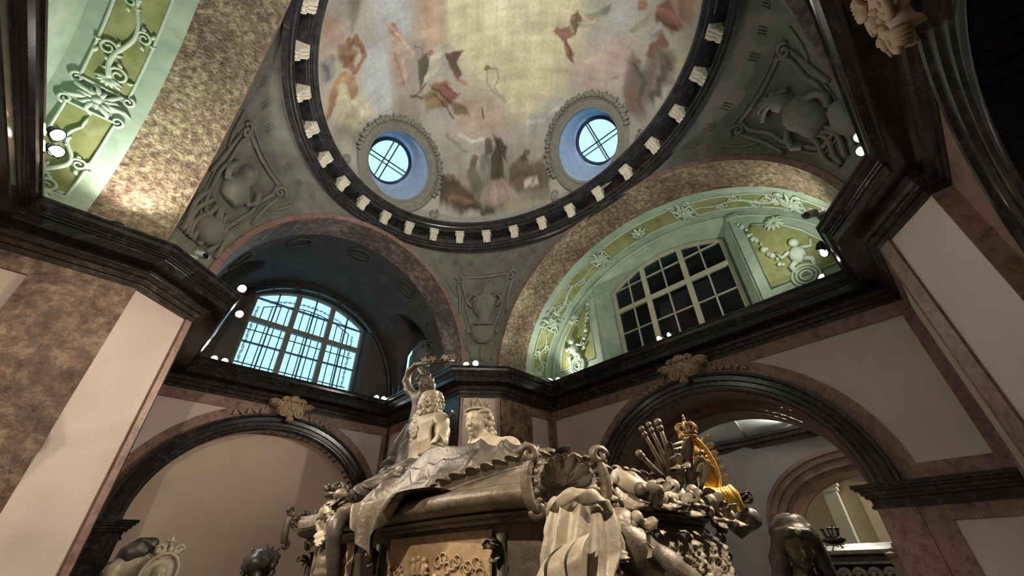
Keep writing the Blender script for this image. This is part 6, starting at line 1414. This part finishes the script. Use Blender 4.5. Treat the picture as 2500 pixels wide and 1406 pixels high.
sc = Sculpt(.008); add_head(sc, tuple(mc+Vector((.0, -.012, .0))), (-.1, -1, -.1), .034); put_sculpt('portrait', sc, 'pewter_light', t, .0034)
m = MB()
for s in (-1, 1): scrollv(m, mc+mx_*(s*.030)+mz_*.078, mx_*s, mz_, .018, 1.3, .006, 18, tail=[mc+mz_*.070])
m.tube([mc+mz_*.066, mc+mz_*.082+Vector((.004, 0, 0)), mc+mz_*.098], [.012, .010, .003], 7); put('ribbon_bow', m, 'pewter_light', t, True)
put('star', star_mesh(Vector((.329, 2.28, .112)), (-.15, -1, 0), .024, 4, .005, .75), 'pewter_light', t)
put('star_pin', MB().tube([(.329, 2.28, .112), (.325, 2.28, .085)], .0022, 5), 'pewter_dark', t)
t = root('small_bust', (.42, 2.3, ZF), 'small pale bust barely rising above the lower edge', 'statue')
sc = Sculpt(.012); add_head(sc, (.418, 2.30, -.035), (-.3, -.9, 0), .034); sc.cap((.38, 2.31, -.10), (.46, 2.31, -.10), .035, None, .03); sc.cap((.42, 2.31, -.12), (.42, 2.31, -.16), .06, .07, .03)
put_sculpt('figure', sc, 'pewter_light', t, .0045); put('stand', MB().box((.37, 2.26, ZF), (.47, 2.36, -.16)), 'pewter_dark', t)
# ---------------------------------------------------------------- things in the room beyond
t = root('dark_sarcophagus', (3.3, .68, ZF), 'dark metal sarcophagus with pale edged lid in the room beyond', 'sarcophagus')
def bxs(x0, x1, y0, y1, prof):
    return MB().add([(lerp(x0, x1, .5)+sx_*((x1-x0)/2-o), lerp(y0, y1, .5)+sy_*((y1-y0)/2-o), z) for o, z in prof for sx_, sy_ in ((-1, -1), (1, -1), (1, 1), (-1, 1))], [(4*k+i, 4*k+(i+1) % 4, 4*k+4+(i+1) % 4, 4*k+4+i) for k in range(len(prof)-1) for i in range(4)]+[(4*(len(prof)-1), 4*(len(prof)-1)+1, 4*(len(prof)-1)+2, 4*(len(prof)-1)+3)])
DK = MT['pewter_dark']
put('chest', bxs(3.25, 3.62, .30, 1.05, [(.06, ZF), (.08, ZF+.1), (.05, -.2), (.03, -.06), (.03, -.035)]), 'void', t)
put('lower_moulding', bxs(3.25, 3.62, .30, 1.05, [(.03, -.038), (.012, -.036), (.010, -.024), (.03, -.022)]), 'pewter_light', t)
put('lid', bxs(3.25, 3.62, .30, 1.05, [(.03, -.022), (.035, .0), (.01, .006), (.0, .012), (.004, .030), (.05, .044), (.12, .062)]), 'pewter_dark', t)
put('lid_edge', bxs(3.25, 3.62, .30, 1.05, [(.008, .008), (-.002, .012), (.0, .028), (.012, .030)]), 'pewter_light', t)
for k in range(7):
    m = MB(); scrollv(m, (3.245, .50+.07*k, -.085), (0, 1, 0), (0, 0, 1), .03, 1.4, .010, 18); put('carved_scroll', m, 'pewter_light', t, True)
t = root('cushioned_crown', (3.42, .74, .064), 'small dark crown resting on the far sarcophagus', 'crown')
put('cushion', MB().ball((3.42, .74, .084), (.05, .065, .020), 14, 8), 'pewter_dark', t, True)
m = MB().tube([(3.42+.034*cos(i*PI/10), .74+.034*sin(i*PI/10), .10) for i in range(20)], .005, 6, closed=True)
for k in range(6): a = k*PI/3; m.tube([(3.42+.034*cos(a), .74+.034*sin(a), .10), (3.42+.045*cos(a), .74+.045*sin(a), .135)], .0045, 5); m.ball((3.42+.046*cos(a), .74+.046*sin(a), .142), .008, 7, 5)
put('crown_ring', m, 'pewter_dark', t, True)
m = MB().tube([(3.42, .74, .10), (3.42, .72, .16)], .004, 5).tube([(3.42, .705, .145), (3.42, .745, .150)], .0035, 5); put('cross', m, 'pewter_dark', t)
t = root('stone_vase', (2.95, .395, ZF), 'carved stone vase on pillar beside the right jamb of the arch', 'vase')
put('bowl', MB().lathe([(.0, -.14), (.03, -.12), (.034, -.09), (.028, -.07), (.036, -.05), (.040, -.03), (.034, -.012), (.050, .0), (.052, .008), (.030, .016), (.026, .028), (.012, .036), (.010, .05)], (2.95, .40, 0), 20), 'gold_stone', t, True, sharp=40)
put('shaft', MB().lathe([(.05, ZF), (.05, ZF+.06), (.034, ZF+.09), (.030, -.14)], (2.95, .40, 0), 16), 'gold_stone', t, True, sharp=40)
t = root('barrier_post', (2.845, .33, ZF), 'black slanting post edge beside the right jamb', 'post')
put('shaft', MB().box((2.83, .312, ZF), (2.86, .350, .068)), 'black', t); put('cap', MB().box((2.825, .307, .068), (2.865, .355, .074)), 'black', t)
# ---------------------------------------------------------------- spot lamps on the cornice
bulb_n = [0]
def lamp(p, tgt, power, label, col=NEUT, size=90, lit=True, group='spot lamps on the cornice', blend=.7, r=.019, dz=0):
    t = root('spot_lamp', (p[0], p[1], p[2]-.022), label, 'lamp', group)
    d = (Vector(tgt)-Vector(p)).normalized(); q = uz.rotation_difference(d).to_matrix(); c = Vector(p)
    put('housing', MB().lathe([(.0, -.030), (.008, -.030), (.012, -.024), (.014, -.010), (r+.001, -.004), (r+.003, .0), (r+.003, .005), (r, .005), (r-.001, .001)], c, 18, M=q), 'black', t, True, sharp=40)
    put('lamp_face', MB().lathe([(.0, .002), (r*.6, .0015), (r-.001, .001)], c, 18, M=q), MT['bulb'] if lit else MT['lens'], t, True)
    s = d.cross(uz).normalized()*(r+.005)
    put('yoke', MB().tube([c+s-d*.008, c+s-d*.010-uz*.014, c-d*.010-uz*.022, c-s-d*.010-uz*.014, c-s-d*.008], .0022, 6), 'black', t)
    if power: spot_at(t, c+d*.012, tgt, power, col, size, blend, .035)
    return t
SPOTS = []
lz = 1.122
SARC = (.78, .95, .15)
lamp((.187, 2.026, lz), (.8, .6, .0), 60, 'lit spot lamp on the corner of the left pier cornice, upper of two')
lamp((.246, 2.290, lz), (.8, .6, .0), 50, 'lit spot lamp left of the blue window, lower of the pier pair')
lamp((.288, 2.985, lz), (.7, .9, .1), 30, 'lit spot lamp under the blue window, left one of its pair')
lamp((.346, 2.985, lz), (.7, .9, .1), 30, 'lit spot lamp under the blue window, right one of its pair')
lamp((1.405, 2.985, lz), (.7, .9, .1), 30, 'lit spot lamp in the dark corner, left one of its pair')
lamp((1.462, 2.975, lz), (.7, .9, .1), 30, 'lit spot lamp in the dark corner, right one of its pair')
lamp((1.543, 2.022, lz), (.3, .9, 1.9), 120, 'lit spot lamp on the centre pier cornice, left one of its pair')
lamp((1.582, 1.970, lz), (.4, .2, .6), 80, 'lit spot lamp on the centre pier cornice, right one of its pair')
lamp((2.18, 1.835, lz), (1.95, 1.0, 1.95), 55, 'lit spot lamp in the corner under the green vault, left one of its pair', size=150)
lamp((2.225, 1.800, lz), (.2, .9, 1.7), 150, 'lit spot lamp in the corner under the green vault, right one of its pair')
lamp((2.201, .958, lz), (-.05, 1.95, -.30), 760, 'lit spot lamp below the dark window, left one of its pair', WARM, 60)
lamp((2.205, .894, lz), (.33, 2.35, .05), 480, 'lit spot lamp below the dark window, right one of its pair', WARM, 70)
lamp((1.945, .030, lz+.01), (2.0, .7, 2.0), 60, 'lit spot lamp at the right pier, upper of two beside the glossy cornice', size=150)
lamp((2.013, .029, lz+.01), (.1, 1.9, .2), 90, 'lit spot lamp at the right pier, lower of two beside the glossy cornice')
lamp((2.215, .092, lz), (.2, 1.6, 1.6), 120, 'single lit spot lamp at the right end of the green lunette')
lamp((1.399, -.221, lz+.005), (.80, .50, .08), 560, 'lit spot lamp on the upper right cornice, upper of two', WARM, 50)
lamp((1.470, -.214, lz+.005), (.90, .40, -.05), 620, 'lit spot lamp on the upper right cornice, lower of two', WARM, 48)
lamp((-.470, 1.499, lz+.005), (.66, 1.02, .25), 330, 'lit spot lamp at the left edge, upper of two', WARM, 40)
lamp((-.470, 1.580, lz+.005), (.50, .80, -.05), 330, 'lit spot lamp at the left edge, lower of two', WARM, 42)
lamp((-.285, 1.859, lz), (-.42, 1.5, 1.9), 110, 'dark backed lamp on the left cornice, left one of its pair', size=130, r=.02)
lamp((-.218, 1.885, lz), (-.2, 1.4, 1.9), 25, 'dark backed lamp on the left cornice, right one of its pair', size=120)
lamp((4.22, .815, .955), (3.2, 1.0, .0), 300, 'lit lamp on the far room cornice, left one of its pair', NEUT, 120, group='lamps in the room beyond')
lamp((4.22, .755, .955), (3.6, 1.5, 1.6), 420, 'lit lamp on the far room cornice, right one of its pair', NEUT, 150, group='lamps in the room beyond')
lamp((.097, -.185, lz), (1.35, 1.65, 2.5), 370, 'added spot lamp on the near pier cornice behind the viewer, aimed at the dome', NEUT, 85)  # this lamp and the next are added out of view to light the dome
lamp((.030, -.135, lz), (.95, 1.3, 3.0), 370, 'second added spot lamp on the near pier cornice, aimed at the dome crown', NEUT, 85)
lamp((-.40, .02, lz), (.75, 2.9, .35), 300, 'added unseen spot lamp in the near left cornice corner, aimed at the blind arch', WARM, 75)  # added out of view as warm fill for the north wall
lamp((.25, -.215, lz), (2.3, 1.2, .35), 25, 'added unseen spot lamp on the near right cornice, aimed at the open arch', WARM, 75)  # weak fill added out of view for the east wall
lamp((5.45, -.2, .93), (5.3, .9, .0), 300, 'spot lamp high in the cream plastered third room', WARM, 150, group='lamps in the room beyond')
lamp((-.44, .10, lz), (.50, .72, -.10), 480, 'added unseen spot lamp in the near left cornice corner, aimed at the sarcophagus side', WARM, 50)  # added out of view to brighten the west relief panel
# thin cable along the vault plinths
for k, (pts, lb) in enumerate((([(-.60, JN-.018, 1.132), (AW-.02, JN-.018, 1.132)], 'thin black cable along the foot of the left green vault'), ([(AE+.02, JN-.018, 1.132), (EX, JN-.018, 1.132)], 'thin black cable along the foot of the right green vault'))):
    tag(put('cable', MB().tube(pts, .0035, 6), 'black'), lb, 'cable')
# cameras
def cctv(p, d, label, c1):
    t = root('security_camera', (p[0], p[1], p[2]-.03), label, 'camera', 'security cameras'); d = Vector(d).normalized(); q = uz.rotation_difference(d).to_matrix(); c = Vector(p)
    put('body', MB().lathe([(.0, -.034), (.012, -.034), (.015, -.028), (.015, .028), (.013, .032)], c, 16, M=q, sy=.85), c1, t, True, sharp=40)
    put('lens', MB().lathe([(0, .030), (.0125, .031)], c, 16, M=q, sy=.85), 'lens', t)
    put('sun_shield', MB().grid(9, 2, lambda i, j: c+q @ Vector((.0175*cos(PI*i/8), .0165*sin(PI*i/8), (-.03, .036)[j])), ), c1, t, True)
    put('bracket', MB().tube([c-d*.01-uz*.013, c-d*.02-uz*.024, c-d*.05-uz*.028], .005, 7), c1, t)
    put('mount', MB().box(tuple(c-d*.06-uz*.034-Vector((.016, .016, 0))), tuple(c-d*.06-uz*.022+Vector((.016, .016, 0)))), c1, t)
    return t
cctv((-.012, 1.875, 1.128), (.45, -.75, -.40), 'white security camera on the left pier cornice', 'white')
cctv((1.690, -.002, 1.135), (-.75, .45, -.45), 'grey security camera on the dark right pier cornice', 'white')
def spot(p, target, power, col=NEUT, size=75, blend=.6, r=.03):
    l = bpy.data.lights.new('spot_beam', 'SPOT'); l.energy = power; l.color = col; l.spot_size = math.radians(size); l.spot_blend = blend; l.shadow_soft_size = r
    o = bpy.data.objects.new('spot_beam', l); COL.objects.link(o); o.location = W(p)
    o.rotation_euler = (W(target)-W(p)).to_track_quat('-Z', 'Y').to_euler(); return o
